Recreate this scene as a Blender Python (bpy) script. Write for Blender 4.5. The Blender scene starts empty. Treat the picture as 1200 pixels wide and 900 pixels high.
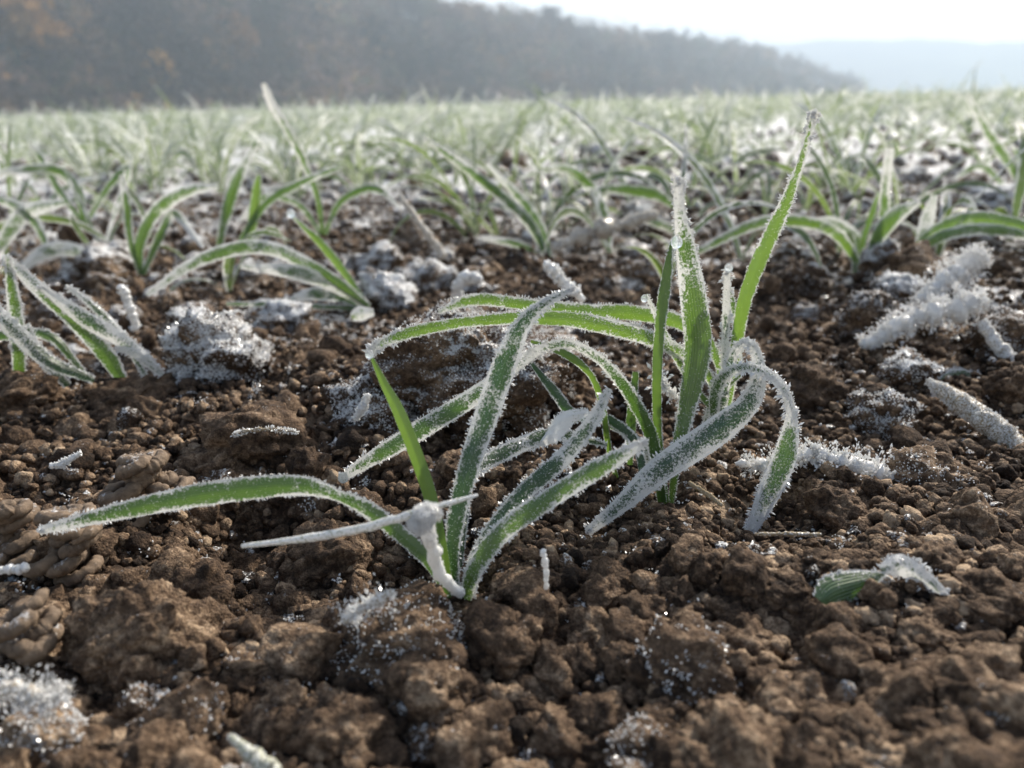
import bpy, math
import numpy as np
from mathutils import Vector, Matrix

R = math.radians
rng = np.random.default_rng(11)
scene = bpy.context.scene
col = scene.collection

# ------------------------------------------------------------------ camera
CAMH = 0.15
PITCH, ROLL = R(20.14), R(1.5)
FPX = 900.0                                     # focal length in photo pixels (1200 wide)
CAM = np.array([0, 0, CAMH])
F0 = np.array([0, math.cos(PITCH), -math.sin(PITCH)])
R0 = np.array([1.0, 0, 0]); U0 = np.array([0, math.sin(PITCH), math.cos(PITCH)])
RV = R0 * math.cos(ROLL) - U0 * math.sin(ROLL)
UV = U0 * math.cos(ROLL) + R0 * math.sin(ROLL)
cd = bpy.data.cameras.new('camera'); cam = bpy.data.objects.new('camera', cd); col.objects.link(cam)
m = Matrix.Identity(4)
for i in range(3):
    m[i][0], m[i][1], m[i][2], m[i][3] = RV[i], UV[i], -F0[i], CAM[i]
cam.matrix_world = m
cd.sensor_width = 36; cd.lens = 27
cd.clip_start = 0.01; cd.clip_end = 9000
cd.dof.use_dof = True; cd.dof.focus_distance = 0.295; cd.dof.aperture_fstop = 9.0
scene.camera = cam

# ------------------------------------------------------------------ light
SUN_EL, SUN_AZ = R(33), R(38)                   # azimuth measured from the view direction (+Y) to the right
w = bpy.data.worlds.new('World'); scene.world = w; w.use_nodes = True
nt = w.node_tree; bg = nt.nodes['Background']
sky = nt.nodes.new('ShaderNodeTexSky'); sky.sky_type = 'NISHITA'; sky.sun_disc = False
sky.sun_elevation = SUN_EL; sky.sun_rotation = SUN_AZ
sky.air_density = 1.0; sky.dust_density = 3.0; sky.ozone_density = 1.0
# pale mist brightens and whitens the sky low down
tcw = nt.nodes.new('ShaderNodeTexCoord'); sxw = nt.nodes.new('ShaderNodeSeparateXYZ'); nt.links.new(tcw.outputs['Generated'], sxw.inputs[0])
mrw = nt.nodes.new('ShaderNodeMapRange'); nt.links.new(sxw.outputs[2], mrw.inputs[0])
mrw.inputs[1].default_value = 0.0; mrw.inputs[2].default_value = .38; mrw.inputs[3].default_value = .75; mrw.inputs[4].default_value = .0
mxw = nt.nodes.new('ShaderNodeMixRGB'); nt.links.new(mrw.outputs[0], mxw.inputs[0]); nt.links.new(sky.outputs[0], mxw.inputs[1]); mxw.inputs[2].default_value = (9.9, 9.2, 8.1, 1)
nt.links.new(mxw.outputs[0], bg.inputs[0]); bg.inputs[1].default_value = 0.112
sd = bpy.data.lights.new('sun', 'SUN'); sd.energy = 5.0; sd.angle = R(1.2); sd.color = (1, .93, .83)
so = bpy.data.objects.new('sun', sd); col.objects.link(so)
sdir = Vector((math.sin(SUN_AZ) * math.cos(SUN_EL), math.cos(SUN_AZ) * math.cos(SUN_EL), math.sin(SUN_EL)))
so.rotation_euler = sdir.to_track_quat('Z', 'Y').to_euler(); so.location = (3, 3, 5)
scene.view_settings.view_transform = 'Standard'; scene.view_settings.look = 'None'
scene.view_settings.exposure = 0.62; scene.view_settings.gamma = 1
scene.render.engine = 'CYCLES'
scene.cycles.max_bounces = 8; scene.cycles.transparent_max_bounces = 6
scene.cycles.diffuse_bounces = 3; scene.cycles.volume_bounces = 1

# ------------------------------------------------------------------ numpy noise
def _h(ix, iy, iz, s):
    h = (ix.astype(np.int64) * 374761393 + iy.astype(np.int64) * 668265263 + iz.astype(np.int64) * 2147483647 + s * 974711) & 0xffffffff
    h = ((h ^ (h >> 13)) * 1274126177) & 0xffffffff
    h = ((h ^ (h >> 16)) * 2246822519) & 0xffffffff
    return ((h ^ (h >> 15)) & 0xffffff) / float(0xffffff)

def vn3(p, s=0):
    i = np.floor(p); f = p - i; f = f * f * f * (f * (f * 6 - 15) + 10); i = i.astype(np.int64)
    out = 0
    for a in (0, 1):
        wa = f[:, 0] if a else 1 - f[:, 0]
        for b in (0, 1):
            wb = f[:, 1] if b else 1 - f[:, 1]
            for c in (0, 1):
                wc = f[:, 2] if c else 1 - f[:, 2]
                out = out + wa * wb * wc * _h(i[:, 0] + a, i[:, 1] + b, i[:, 2] + c, s)
    return out * 2 - 1

def vn2(x, y, s=0):
    i = np.floor(x); j = np.floor(y); fx = x - i; fy = y - j
    fx = fx * fx * fx * (fx * (fx * 6 - 15) + 10); fy = fy * fy * fy * (fy * (fy * 6 - 15) + 10)
    z = np.zeros_like(i)
    return ((1 - fx) * (1 - fy) * _h(i, j, z, s) + fx * (1 - fy) * _h(i + 1, j, z, s)
            + (1 - fx) * fy * _h(i, j + 1, z, s) + fx * fy * _h(i + 1, j + 1, z, s)) * 2 - 1

def fbm2(x, y, o=4, s=0):
    a, t = 1.0, 0
    for k in range(o):
        t = t + a * vn2(x * 2 ** k + 13.7 * k, y * 2 ** k - 7.1 * k, s + k); a *= .5
    return t

def fbm3(p, o=4, s=0):
    a, t = 1.0, 0
    for k in range(o):
        t = t + a * vn3(p * 2 ** k + 5.3 * k, s + k); a *= .5
    return t

def wor2(x, y, s=0):
    i = np.floor(x); j = np.floor(y); best = np.full(x.shape, 9.0); rr = np.zeros(x.shape); z = np.zeros_like(i)
    for a in (-1, 0, 1):
        for b in (-1, 0, 1):
            cx = i + a; cy = j + b
            d = (cx + _h(cx, cy, z, s) - x) ** 2 + (cy + _h(cx, cy, z, s + 1) - y) ** 2
            k = d < best; best = np.where(k, d, best); rr = np.where(k, _h(cx, cy, z, s + 2), rr)
    return np.sqrt(best), rr

def wor3(p, s=0):
    i = np.floor(p); best = np.full(len(p), 9.0)
    for a in (-1, 0, 1):
        for b in (-1, 0, 1):
            for c in (-1, 0, 1):
                cx, cy, cz = i[:, 0] + a, i[:, 1] + b, i[:, 2] + c
                d = (cx + _h(cx, cy, cz, s) - p[:, 0]) ** 2 + (cy + _h(cx, cy, cz, s + 1) - p[:, 1]) ** 2 + (cz + _h(cx, cy, cz, s + 2) - p[:, 2]) ** 2
                best = np.minimum(best, d)
    return np.sqrt(best)

# ------------------------------------------------------------------ picking places
def ray(px, py):
    d = F0 + RV * (px - 600) / FPX + UV * (450 - py) / FPX
    return d
def at(px, py, Y):
    d = ray(px, py); return CAM + d * (Y / d[1])
def gnd(px, py):
    d = ray(px, py); p = CAM + d * (-CAMH / d[2]); return p[:2]

# mounds and hollows of the seed bed: (x, y, radius, height)
FEAT = []
def feat(px, py, r, h):
    g = gnd(px, py); FEAT.append((g[0], g[1], r, h))
feat(300, 590, .022, -.030); feat(560, 520, .022, -.020); feat(700, 500, .030, -.024); feat(480, 660, .014, -.012)
feat(110, 640, .030, .012); feat(545, 470, .030, .010); feat(400, 470, .03, .008); feat(330, 640, .02, -.008)
feat(620, 640, .02, .006); feat(250, 470, .035, .004); feat(890, 380, .05, -.010); feat(1000, 640, .05, .004)
feat(1090, 350, .05, .010); feat(640, 480, .012, -.012); feat(1120, 880, .04, .008); feat(280, 700, .016, -.010)

# low points of the drooping leaves: the soil dips under them
CP = [(440,604,.210),(395,583,.211),(345,570,.212),(300,572,.2125),(250,578,.213),(200,587,.2135),(150,597,.214),(95,610,.2145),(45,622,.215),(545,702,.212),(528,700,.208),(541,697,.203),
      (480,512,.262),(432,540,.264),(400,562,.266),(560,462,.262),(520,487,.262),(840,506,.276),(805,530,.270),(775,550,.264),(750,570,.261),(730,590,.258),(705,608,.256),(688,624,.254),(782,586,.276),(770,560,.272),
      (922,530,.276),(902,575,.270),(890,600,.266),(880,624,.262),(850,500,.315),(590,620,.216),(640,585,.216),(605,585,.232),(590,530,.262),(640,510,.270),(565,665,.213),(712,545,.290),(284,640,.196),(350,632,.195),
      (808,566,.262),(846,592,.253),(885,626,.238),(962,627,.237),(970,700,.187),(1010,682,.190),(1050,668,.192),(1090,685,.189),(862,543,.285),(930,538,.290),(1045,560,.282)]
CLEAR = np.array([at(*c) for c in CP])
def H(x, y, sp=0.0):
    x = np.asarray(x, float); y = np.asarray(y, float)
    r = np.hypot(x, y)
    wx = .010 * fbm2(x / .03, y / .03, 3, 50) + .0013 * fbm2(x / .0035, y / .0035, 2, 52); wy = .010 * fbm2(x / .03, y / .03, 3, 60) + .0013 * fbm2(x / .0035, y / .0035, 2, 62)
    X, Y = x + wx, y + wy
    h = .006 * fbm2(x / .11, y / .11, 3, 1) + .0030 * fbm2(x / .035, y / .035, 3, 5)
    def lay(cell, amp, s, pw):
        f, q = wor2(X / cell, Y / cell, s)
        fade = np.clip((cell / np.maximum(sp, 1e-6) - 1.2) / 1.5, 0, 1) if np.ndim(sp) else 1.0
        return amp * fade * (.25 + .75 * q ** pw) * np.sqrt(np.clip(1 - (f / .78) ** 2, 0, 1))
    h = h + lay(.046, .007, 10, 1.8) + lay(.017, .0048, 20, 1.3) + lay(.0068, .0036, 30, 1)
    h = h + lay(.0030, .0018, 40, 1) + lay(.0013, .0007, 45, 1)
    h = h + .0010 * fbm2(x / .004, y / .004, 4, 70) * (np.clip(.0045 / np.maximum(sp, 1e-6) - 1, 0, 1) if np.ndim(sp) else 1)
    for (a, b, rr, hh) in FEAT:
        h = h + hh * np.exp(-((x - a) ** 2 + (y - b) ** 2) / (rr * rr))
    if len(CLEAR):
        nb = np.nonzero((r > .12) & (r < .5))[0] if np.ndim(r) else []
        for k0 in range(0, len(nb), 60000):
            ii = nb[k0:k0 + 60000]
            lim = (CLEAR[None, :, 2] - .0050 + .42 * np.hypot(x[ii, None] - CLEAR[None, :, 0], y[ii, None] - CLEAR[None, :, 1])).min(1)
            hr = h[ii] - .009; h[ii] = np.where(hr > lim, lim + (hr - lim) * .12, hr) + .009
    rise = np.clip((r - 1.0) / 3.0, 0, 1); h = h + .022 * rise * rise * (3 - 2 * rise)
    far = np.clip((r - 6) / 20, 0, 1)
    h = (h - .009) * (1 - far) + far * .012
    h = h + np.where(r > 20, .05 * fbm2(x / 25, y / 25, 2, 90) * np.clip((r - 20) / 60, 0, 1) * .4 - .02 * np.clip((r - 20) / 60, 0, 1), 0)
    # the field ends at the brow and the land falls to the valley
    h = h - np.where(r > 140, np.minimum((r - 140) * .05, 14), 0)
    return h
def Hs(x, y): return float(H(np.array([x]), np.array([y]))[0])

# ------------------------------------------------------------------ mesh helpers
def mesh(name, v, f, uv=None, attrs=None, smooth=True, mats=(), mi=None):
    v = np.asarray(v, np.float32); f = [np.asarray(q, np.int32) for q in (f if isinstance(f, list) else [f]) if len(q)]
    me = bpy.data.meshes.new(name)
    me.vertices.add(len(v)); me.vertices.foreach_set('co', v.ravel())
    loops = np.concatenate([q.ravel() for q in f]); tot = np.concatenate([np.full(len(q), q.shape[1], np.int32) for q in f])
    me.loops.add(len(loops)); me.loops.foreach_set('vertex_index', loops)
    me.polygons.add(len(tot)); st = np.concatenate([[0], np.cumsum(tot)[:-1]]).astype(np.int32)
    me.polygons.foreach_set('loop_start', st)
    me.polygons.foreach_set('use_smooth', np.full(len(tot), smooth, bool))
    if mi is not None: me.polygons.foreach_set('material_index', np.asarray(mi, np.int32))
    if uv is not None:
        l = me.uv_layers.new(name='UVMap'); l.data.foreach_set('uv', np.asarray(uv, np.float32)[loops].ravel())
    for k, a in (attrs or {}).items():
        t = me.attributes.new(k, 'FLOAT', 'POINT'); t.data.foreach_set('value', np.asarray(a, np.float32).ravel())
    for mm in mats: me.materials.append(mm)
    me.update(calc_edges=True); me.validate()
    return me
def obj(name, me, parent=None, loc=None, label=None, cat=None, group=None, kind=None):
    o = bpy.data.objects.new(name, me); col.objects.link(o)
    if parent is not None: o.parent = parent
    if loc is not None: o.location = loc
    tag(o, label, cat, group, kind); return o
def tag(o, label=None, cat=None, group=None, kind=None):
    if label: o['label'] = label
    if cat: o['category'] = cat
    if group: o['group'] = group
    if kind: o['kind'] = kind
    return o
def empty(name, loc, label=None, cat=None, group=None):
    o = bpy.data.objects.new(name, None); o.empty_display_size = .01; col.objects.link(o); o.location = tuple(float(q) for q in loc)
    return tag(o, label, cat, group)
def unit(a): return a / np.maximum(np.linalg.norm(a, axis=-1, keepdims=True), 1e-12)

# ------------------------------------------------------------------ materials
class N:
    def __init__(s, name):
        s.m = bpy.data.materials.new(name); s.m.use_nodes = True; s.t = s.m.node_tree; s.t.nodes.clear()
        s.out = s.t.nodes.new('ShaderNodeOutputMaterial')
    def n(s, typ, **kw):
        o = s.t.nodes.new('ShaderNode' + typ)
        for k, v in kw.items():
            if k.startswith('i_'):
                k2 = k[2:]; k2 = int(k2) if k2.isdigit() else k2.replace('_', ' ')
                s.put(o.inputs[k2], v)
            else: setattr(o, k, v)
        return o
    def put(s, sock, v):
        if isinstance(v, bpy.types.NodeSocket): s.t.links.new(v, sock)
        elif isinstance(v, (tuple, list)) and len(v) == 3 and sock.type == 'RGBA': sock.default_value = (*v, 1)
        else: sock.default_value = v
    def math(s, op, a, b=0.0, c=None, clamp=False):
        o = s.n('Math', operation=op, use_clamp=clamp); s.put(o.inputs[0], a); s.put(o.inputs[1], b)
        if c is not None: s.put(o.inputs[2], c)
        return o.outputs[0]
    def mix(s, f, a, b):
        o = s.n('MixRGB'); s.put(o.inputs[0], f); s.put(o.inputs[1], a); s.put(o.inputs[2], b); return o.outputs[0]
    def attr(s, nm): return s.n('Attribute', attribute_name=nm).outputs['Fac']
    def noise(s, vec, scale, detail=4, rough=.55, out=0):
        o = s.n('TexNoise', i_Vector=vec, i_Scale=scale, i_Detail=detail, i_Roughness=rough); return o.outputs[out]
    def ramp(s, v, stops, interp='LINEAR'):
        o = s.n('ValToRGB'); o.color_ramp.interpolation = interp; s.put(o.inputs[0], v)
        e = o.color_ramp.elements
        while len(e) < len(stops): e.new(.5)
        for el, (p, c) in zip(e, stops): el.position = p; el.color = (*c, 1) if len(c) == 3 else c
        return o.outputs[0]
    def sstep(s, v, a, b):
        o = s.n('MapRange', interpolation_type='SMOOTHSTEP'); s.put(o.inputs[0], v); o.inputs[1].default_value = a; o.inputs[2].default_value = b
        return o.outputs[0]
    def msh(s, f, a, b):
        o = s.n('MixShader'); s.put(o.inputs[0], f); s.t.links.new(a, o.inputs[1]); s.t.links.new(b, o.inputs[2]); return o.outputs[0]
    def done(s, sh, disp=None):
        s.t.links.new(sh, s.out.inputs[0]); return s.m

def frost_shader(k, nrm=None, colr=(.92, .92, .91), trans=.38):
    a = k.n('BsdfDiffuse', i_Color=colr); b = k.n('BsdfTranslucent', i_Color=(.94, .93, .90))
    g = k.n('BsdfGlossy', i_Color=(1, 1, 1), i_Roughness=.2)
    if nrm is not None:
        for q in (a, b, g): k.put(q.inputs['Normal'], nrm)
    return k.msh(.10, k.msh(trans, a.outputs[0], b.outputs[0]), g.outputs[0])

def mat_soil(name='soil', far=False):
    k = N(name); P = k.n('NewGeometry').outputs['Position']; Nn = k.n('NewGeometry').outputs['Normal']
    fr = k.attr('frost'); ti = k.attr('tint')
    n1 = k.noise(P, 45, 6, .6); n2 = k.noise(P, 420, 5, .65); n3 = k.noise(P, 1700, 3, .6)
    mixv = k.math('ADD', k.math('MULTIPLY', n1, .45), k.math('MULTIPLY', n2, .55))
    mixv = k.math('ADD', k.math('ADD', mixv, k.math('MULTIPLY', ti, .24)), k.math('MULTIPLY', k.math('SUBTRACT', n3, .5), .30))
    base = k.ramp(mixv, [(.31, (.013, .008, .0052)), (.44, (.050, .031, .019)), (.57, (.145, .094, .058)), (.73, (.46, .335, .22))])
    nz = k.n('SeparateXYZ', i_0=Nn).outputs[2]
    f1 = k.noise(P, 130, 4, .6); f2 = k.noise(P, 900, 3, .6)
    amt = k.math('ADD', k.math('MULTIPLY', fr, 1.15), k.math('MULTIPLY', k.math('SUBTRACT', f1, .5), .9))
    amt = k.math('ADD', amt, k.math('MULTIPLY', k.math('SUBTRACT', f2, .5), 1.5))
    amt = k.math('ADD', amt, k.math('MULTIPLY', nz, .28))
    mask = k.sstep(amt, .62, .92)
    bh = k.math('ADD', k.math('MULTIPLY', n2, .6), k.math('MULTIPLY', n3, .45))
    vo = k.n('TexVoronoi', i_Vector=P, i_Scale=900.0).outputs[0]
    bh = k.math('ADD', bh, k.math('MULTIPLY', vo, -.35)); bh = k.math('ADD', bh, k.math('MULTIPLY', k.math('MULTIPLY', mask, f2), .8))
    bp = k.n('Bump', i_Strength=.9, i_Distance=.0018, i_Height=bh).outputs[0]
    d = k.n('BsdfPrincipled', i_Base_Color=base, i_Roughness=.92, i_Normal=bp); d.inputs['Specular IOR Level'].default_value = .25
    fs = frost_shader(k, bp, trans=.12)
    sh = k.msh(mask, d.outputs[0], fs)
    if far:                     # distant field: blade tips and rime cover the soil
        fa = k.attr('field')
        c = k.ramp(k.noise(P, 3.0, 8, .75), [(.35, (.06, .065, .03)), (.5, (.15, .18, .09)), (.65, (.36, .40, .27))])
        sh = k.msh(fa, sh, k.n('BsdfDiffuse', i_Color=c).outputs[0])
    return k.done(sh)
SOIL = mat_soil(); GROUND = mat_soil('field_soil', True)

def mat_leaf(name, spec=1100, fine=True, g1=(.022, .075, .022), g2=(.095, .20, .022), t1=(.022, .085, .012), t2=(.22, .37, .045)):
    k = N(name); P = k.n('NewGeometry').outputs['Position']
    uvn = k.n('UVMap').outputs[0]; s = k.n('SeparateXYZ', i_0=uvn); u = s.outputs[0]; v = s.outputs[1]
    fr = k.attr('frost'); ti = k.attr('tint')
    e = k.math('ABSOLUTE', k.math('SUBTRACT', k.math('MULTIPLY', u, 2.0), 1.0))
    e4 = k.math('POWER', e, 3.0)
    vein = k.math('SINE', k.math('MULTIPLY', u, 62.0))
    n = k.noise(P, 260, 3); tt = k.math('ADD', k.math('ADD', k.math('MULTIPLY', n, .5), k.math('MULTIPLY', vein, .10)), ti, clamp=True)
    dc = k.mix(tt, g1, g2); tc = k.mix(tt, t1, t2)
    sp = k.noise(P, spec, 3, .65); lo = k.noise(P, 110, 3)
    amt = k.math('ADD', k.math('MULTIPLY', fr, .95), k.math('MULTIPLY', e4, .70))
    amt = k.math('ADD', amt, k.math('MULTIPLY', k.math('SUBTRACT', sp, .5), 1.7 if fine else .8))
    amt = k.math('ADD', amt, k.math('MULTIPLY', k.math('SUBTRACT', lo, .5), 1.1))
    mask = k.sstep(amt, .44, .80)
    hh = k.math('ADD', k.math('MULTIPLY', vein, .25), k.math('MULTIPLY', k.math('MULTIPLY', sp, mask), 1.6))
    bp = k.n('Bump', i_Strength=.8, i_Distance=.0004, i_Height=hh).outputs[0]
    a = k.n('BsdfDiffuse', i_Color=dc, i_Normal=bp); b = k.n('BsdfTranslucent', i_Color=tc)
    g = k.n('BsdfGlossy', i_Color=(1, 1, 1), i_Roughness=.38, i_Normal=bp)
    lf = k.msh(.07, k.msh(.42, a.outputs[0], b.outputs[0]), g.outputs[0])
    return k.done(k.msh(k.math('MULTIPLY', mask, .90), lf, frost_shader(k, bp, trans=.42)))
LEAF = mat_leaf('frosted_leaf'); LEAFFAR = mat_leaf('frosted_leaf_far', 500, False, (.05, .085, .03), (.12, .18, .05), (.06, .12, .02), (.22, .32, .06))

def mat_frost(name='frost'):
    k = N(name); return k.done(frost_shader(k, None, (.95, .95, .94), .45))
FROST = mat_frost()
def mat_ice():
    k = N('ice'); g = k.n('BsdfGlass', i_Color=(.96, .99, 1), i_Roughness=.06, i_IOR=1.31)
    d = k.n('BsdfTranslucent', i_Color=(.9, .95, 1)); return k.done(k.msh(.25, g.outputs[0], d.outputs[0]))
ICE = mat_ice()
def mat_straw(name, c1, c2):
    k = N(name); P = k.n('NewGeometry').outputs['Position']
    n = k.noise(P, 500, 4); f = k.noise(P, 1200, 3, .6); fr = k.attr('frost')
    mask = k.sstep(k.math('ADD', k.math('MULTIPLY', k.math('SUBTRACT', f, .5), 1.6), fr), .35, .7)
    bp = k.n('Bump', i_Strength=.8, i_Distance=.0005, i_Height=f).outputs[0]
    a = k.n('BsdfDiffuse', i_Color=k.mix(n, c1, c2), i_Normal=bp)
    return k.done(k.msh(mask, a.outputs[0], frost_shader(k, bp)))
STRAW = mat_straw('straw', (.20, .15, .09), (.42, .34, .22)); STEM = mat_straw('pale_stem', (.30, .30, .2), (.5, .5, .38))
def mat_cast():
    k = N('worm_cast'); P = k.n('NewGeometry').outputs['Position']; fr = k.attr('frost')
    n = k.noise(P, 300, 5, .6); f = k.noise(P, 700, 4, .65); nz = k.n('SeparateXYZ', i_0=k.n('NewGeometry').outputs['Normal']).outputs[2]
    base = k.ramp(n, [(.3, (.08, .052, .032)), (.7, (.24, .17, .11))])
    am = k.math('ADD', k.math('ADD', fr, k.math('MULTIPLY', k.math('SUBTRACT', f, .5), 1.3)), k.math('MULTIPLY', nz, .2))
    bp = k.n('Bump', i_Strength=.8, i_Distance=.0006, i_Height=k.math('ADD', f, n)).outputs[0]
    a = k.n('BsdfPrincipled', i_Base_Color=base, i_Roughness=.8, i_Normal=bp)
    return k.done(k.msh(k.math('MULTIPLY', k.sstep(am, .5, .9), .7), a.outputs[0], frost_shader(k, bp, trans=.1)))
CAST = mat_cast()

# ------------------------------------------------------------------ ground sheet
def build_ground():
    a1 = np.linspace(-R(74), R(74), 1040); a2 = np.linspace(R(74), R(286), 200)[1:-1]
    ang = np.concatenate([a1, a2]); na = len(ang)
    rr = np.concatenate([np.linspace(.01, .10, 24)[:-1], np.geomspace(.10, .9, 640)[:-1], np.geomspace(.9, 9, 240)[:-1], np.geomspace(9, 6000, 110)])
    nr = len(rr)
    A, RR = np.meshgrid(ang, rr); x = (RR * np.sin(A)).ravel(); y = (RR * np.cos(A)).ravel()
    step = np.gradient(rr)[:, None] * np.ones((1, na)); sp = np.maximum(step, RR * np.maximum(R(.13), 0)).ravel()
    z = H(x, y, sp)
    r = np.hypot(x, y)
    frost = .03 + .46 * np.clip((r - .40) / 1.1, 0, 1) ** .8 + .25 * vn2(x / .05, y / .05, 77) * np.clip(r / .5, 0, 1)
    rel = z - (.006 * fbm2(x / .11, y / .11, 3, 1) - .004)
    frost = frost + np.clip(rel * 22, -.25, .22) * np.clip(r / .6, .3, 1)
    tint = .5 * vn2(x / .012, y / .012, 31) + .35 * vn2(x / .004, y / .004, 32)
    field = np.clip((r - 7) / 30, 0, .9)
    v = np.stack([x, y, z], 1); v = np.vstack([v, [[0, 0, Hs(0, 0)]]])
    i = np.arange(nr - 1)[:, None] * na; j = np.arange(na)[None]; j2 = (j + 1) % na
    q = np.stack([i + j, i + j2, i + na + j2, i + na + j], -1).reshape(-1, 4)[:, ::-1]
    c = len(v) - 1; t = np.stack([np.full(na, c), np.arange(na), (np.arange(na) + 1) % na], 1)[:, ::-1]
    ap = lambda a_: np.append(a_, 0)
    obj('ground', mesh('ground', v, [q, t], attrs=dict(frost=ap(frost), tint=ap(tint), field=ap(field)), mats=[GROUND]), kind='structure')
build_ground()

# ------------------------------------------------------------------ far land
def hill_params(az):
    """foot distance, ridge distance, ridge elevation (rad) by azimuth in degrees"""
    A = [-80, -50, -34, -20, -6, 0, 4, 8, 12, 15.5, 18.5, 21, 23.5, 26]
    D = [230, 240, 260, 300, 370, 400, 430, 470, 520, 570, 620, 670, 720, 760]
    E = [11.5, 11, 10.2, 9.2, 6.5, 5.6, 4.85, 4.25, 3.6, 2.9, 2.1, 1.3, .5, -.3]
    return np.interp(az, A, D), np.interp(az, A, E)
def hill_z(az, d):
    Dr, E = hill_params(az); foot = Dr * .55
    top = Dr * np.tan(np.radians(E)) - 9
    t = np.clip((d - foot) / (Dr - foot), 0, 1); t = t * t * (3 - 2 * t)
    back = np.clip((d - Dr) / 400, 0, 1)
    x = d * np.sin(np.radians(az)); y = d * np.cos(np.radians(az))
    return -12 + (top + 12) * t * (1 - back) + 3.0 * fbm2(x / 60, y / 60, 3, 200) * t
def build_hills():
    az = np.linspace(-80, 27, 150); q = np.linspace(.5, 1.9, 60)
    AZ, Q = np.meshgrid(az, q); D = hill_params(AZ)[0] * Q
    z = hill_z(AZ.ravel(), D.ravel()); x = (D * np.sin(np.radians(AZ))).ravel(); y = (D * np.cos(np.radians(AZ))).ravel()
    na = len(az); i = np.arange(len(q) - 1)[:, None] * na; j = np.arange(na - 1)[None]
    f = np.stack([i + j, i + j + 1, i + na + j + 1, i + na + j], -1).reshape(-1, 4)[:, ::-1]
    k = N('hill_floor'); P = k.n('NewGeometry').outputs['Position']
    c = k.ramp(k.noise(P, .03, 6), [(.35, (.045, .035, .025)), (.65, (.10, .08, .055))])
    obj('hill', mesh('hill', np.stack([x, y, z], 1), f, mats=[k.done(k.n('BsdfDiffuse', i_Color=c).outputs[0])]), kind='structure')
    # far ridge across the valley
    az = np.linspace(-10, 75, 120); q = np.linspace(0, 1, 14); AZ, Q = np.meshgrid(az, q)
    D = 1250 + 500 * Q; hh = np.interp(AZ, [-10, 17, 22, 30, 40, 75], [84, 91, 95, 82, 74, 70]) + 5 * vn2(AZ / 3, Q * 0, 3) + 2 * vn2(AZ / .7, Q * 0, 4)
    z = -30 + (hh + 30) * (Q * Q * (3 - 2 * Q))
    x = D * np.sin(np.radians(AZ)); y = D * np.cos(np.radians(AZ)); na = len(az)
    i = np.arange(len(q) - 1)[:, None] * na; j = np.arange(na - 1)[None]
    f = np.stack([i + j, i + j + 1, i + na + j + 1, i + na + j], -1).reshape(-1, 4)[:, ::-1]
    k = N('far_ridge'); P = k.n('NewGeometry').outputs['Position']
    c = k.ramp(k.noise(P, .012, 5), [(.4, (.05, .05, .035)), (.6, (.12, .11, .07))])
    obj('hill', mesh('far_hill', np.stack([x.ravel(), y.ravel(), z.ravel()], 1), f, mats=[k.done(k.n('BsdfDiffuse', i_Color=c).outputs[0])]), kind='structure')
build_hills()

def mat_wood(nm):
    k = N(nm); o = k.n('Attribute', attribute_name='col').outputs['Color']
    return k.done(k.msh(.25, k.n('BsdfDiffuse', i_Color=o).outputs[0], k.n('BsdfTranslucent', i_Color=o).outputs[0]))
WOOD = mat_wood('woodland')
def crown(n, cen, rad, g):
    """n twig clumps through an uneven crown volume; returns triangles' vertices"""
    d = unit(g.normal(size=(n, 3))); rr = g.random(n) ** .45
    lump = 1 + .28 * np.sin(d[:, 0] * 4 + g.random() * 6) * np.cos(d[:, 1] * 3.3 + g.random() * 6) + .18 * np.sin(d[:, 2] * 7 + g.random() * 6)
    p = cen + d * (rr * lump)[:, None] * rad
    s = (.09 + .12 * g.random(n))[:, None] * rad.mean()
    e1 = unit(g.normal(size=(n, 3))); e2 = unit(np.cross(e1, g.normal(size=(n, 3))))
    v = np.stack([p + e1 * s, p - e1 * s * .5 + e2 * s, p - e1 * s * .7 - e2 * s * .8, p + e1 * s * .3 - e2 * s * 1.1], 1)
    return v.reshape(-1, 3)
def colattr(me, c):
    t = me.attributes.new('col', 'FLOAT_COLOR', 'POINT'); a = np.ones((len(c), 4), np.float32); a[:, :3] = c; t.data.foreach_set('color', a.ravel())
PAL = 1.6 * np.array([(.085, .062, .052), (.070, .052, .047), (.11, .075, .052), (.055, .048, .040), (.13, .085, .045), (.060, .062, .038), (.10, .07, .06)])
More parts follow.
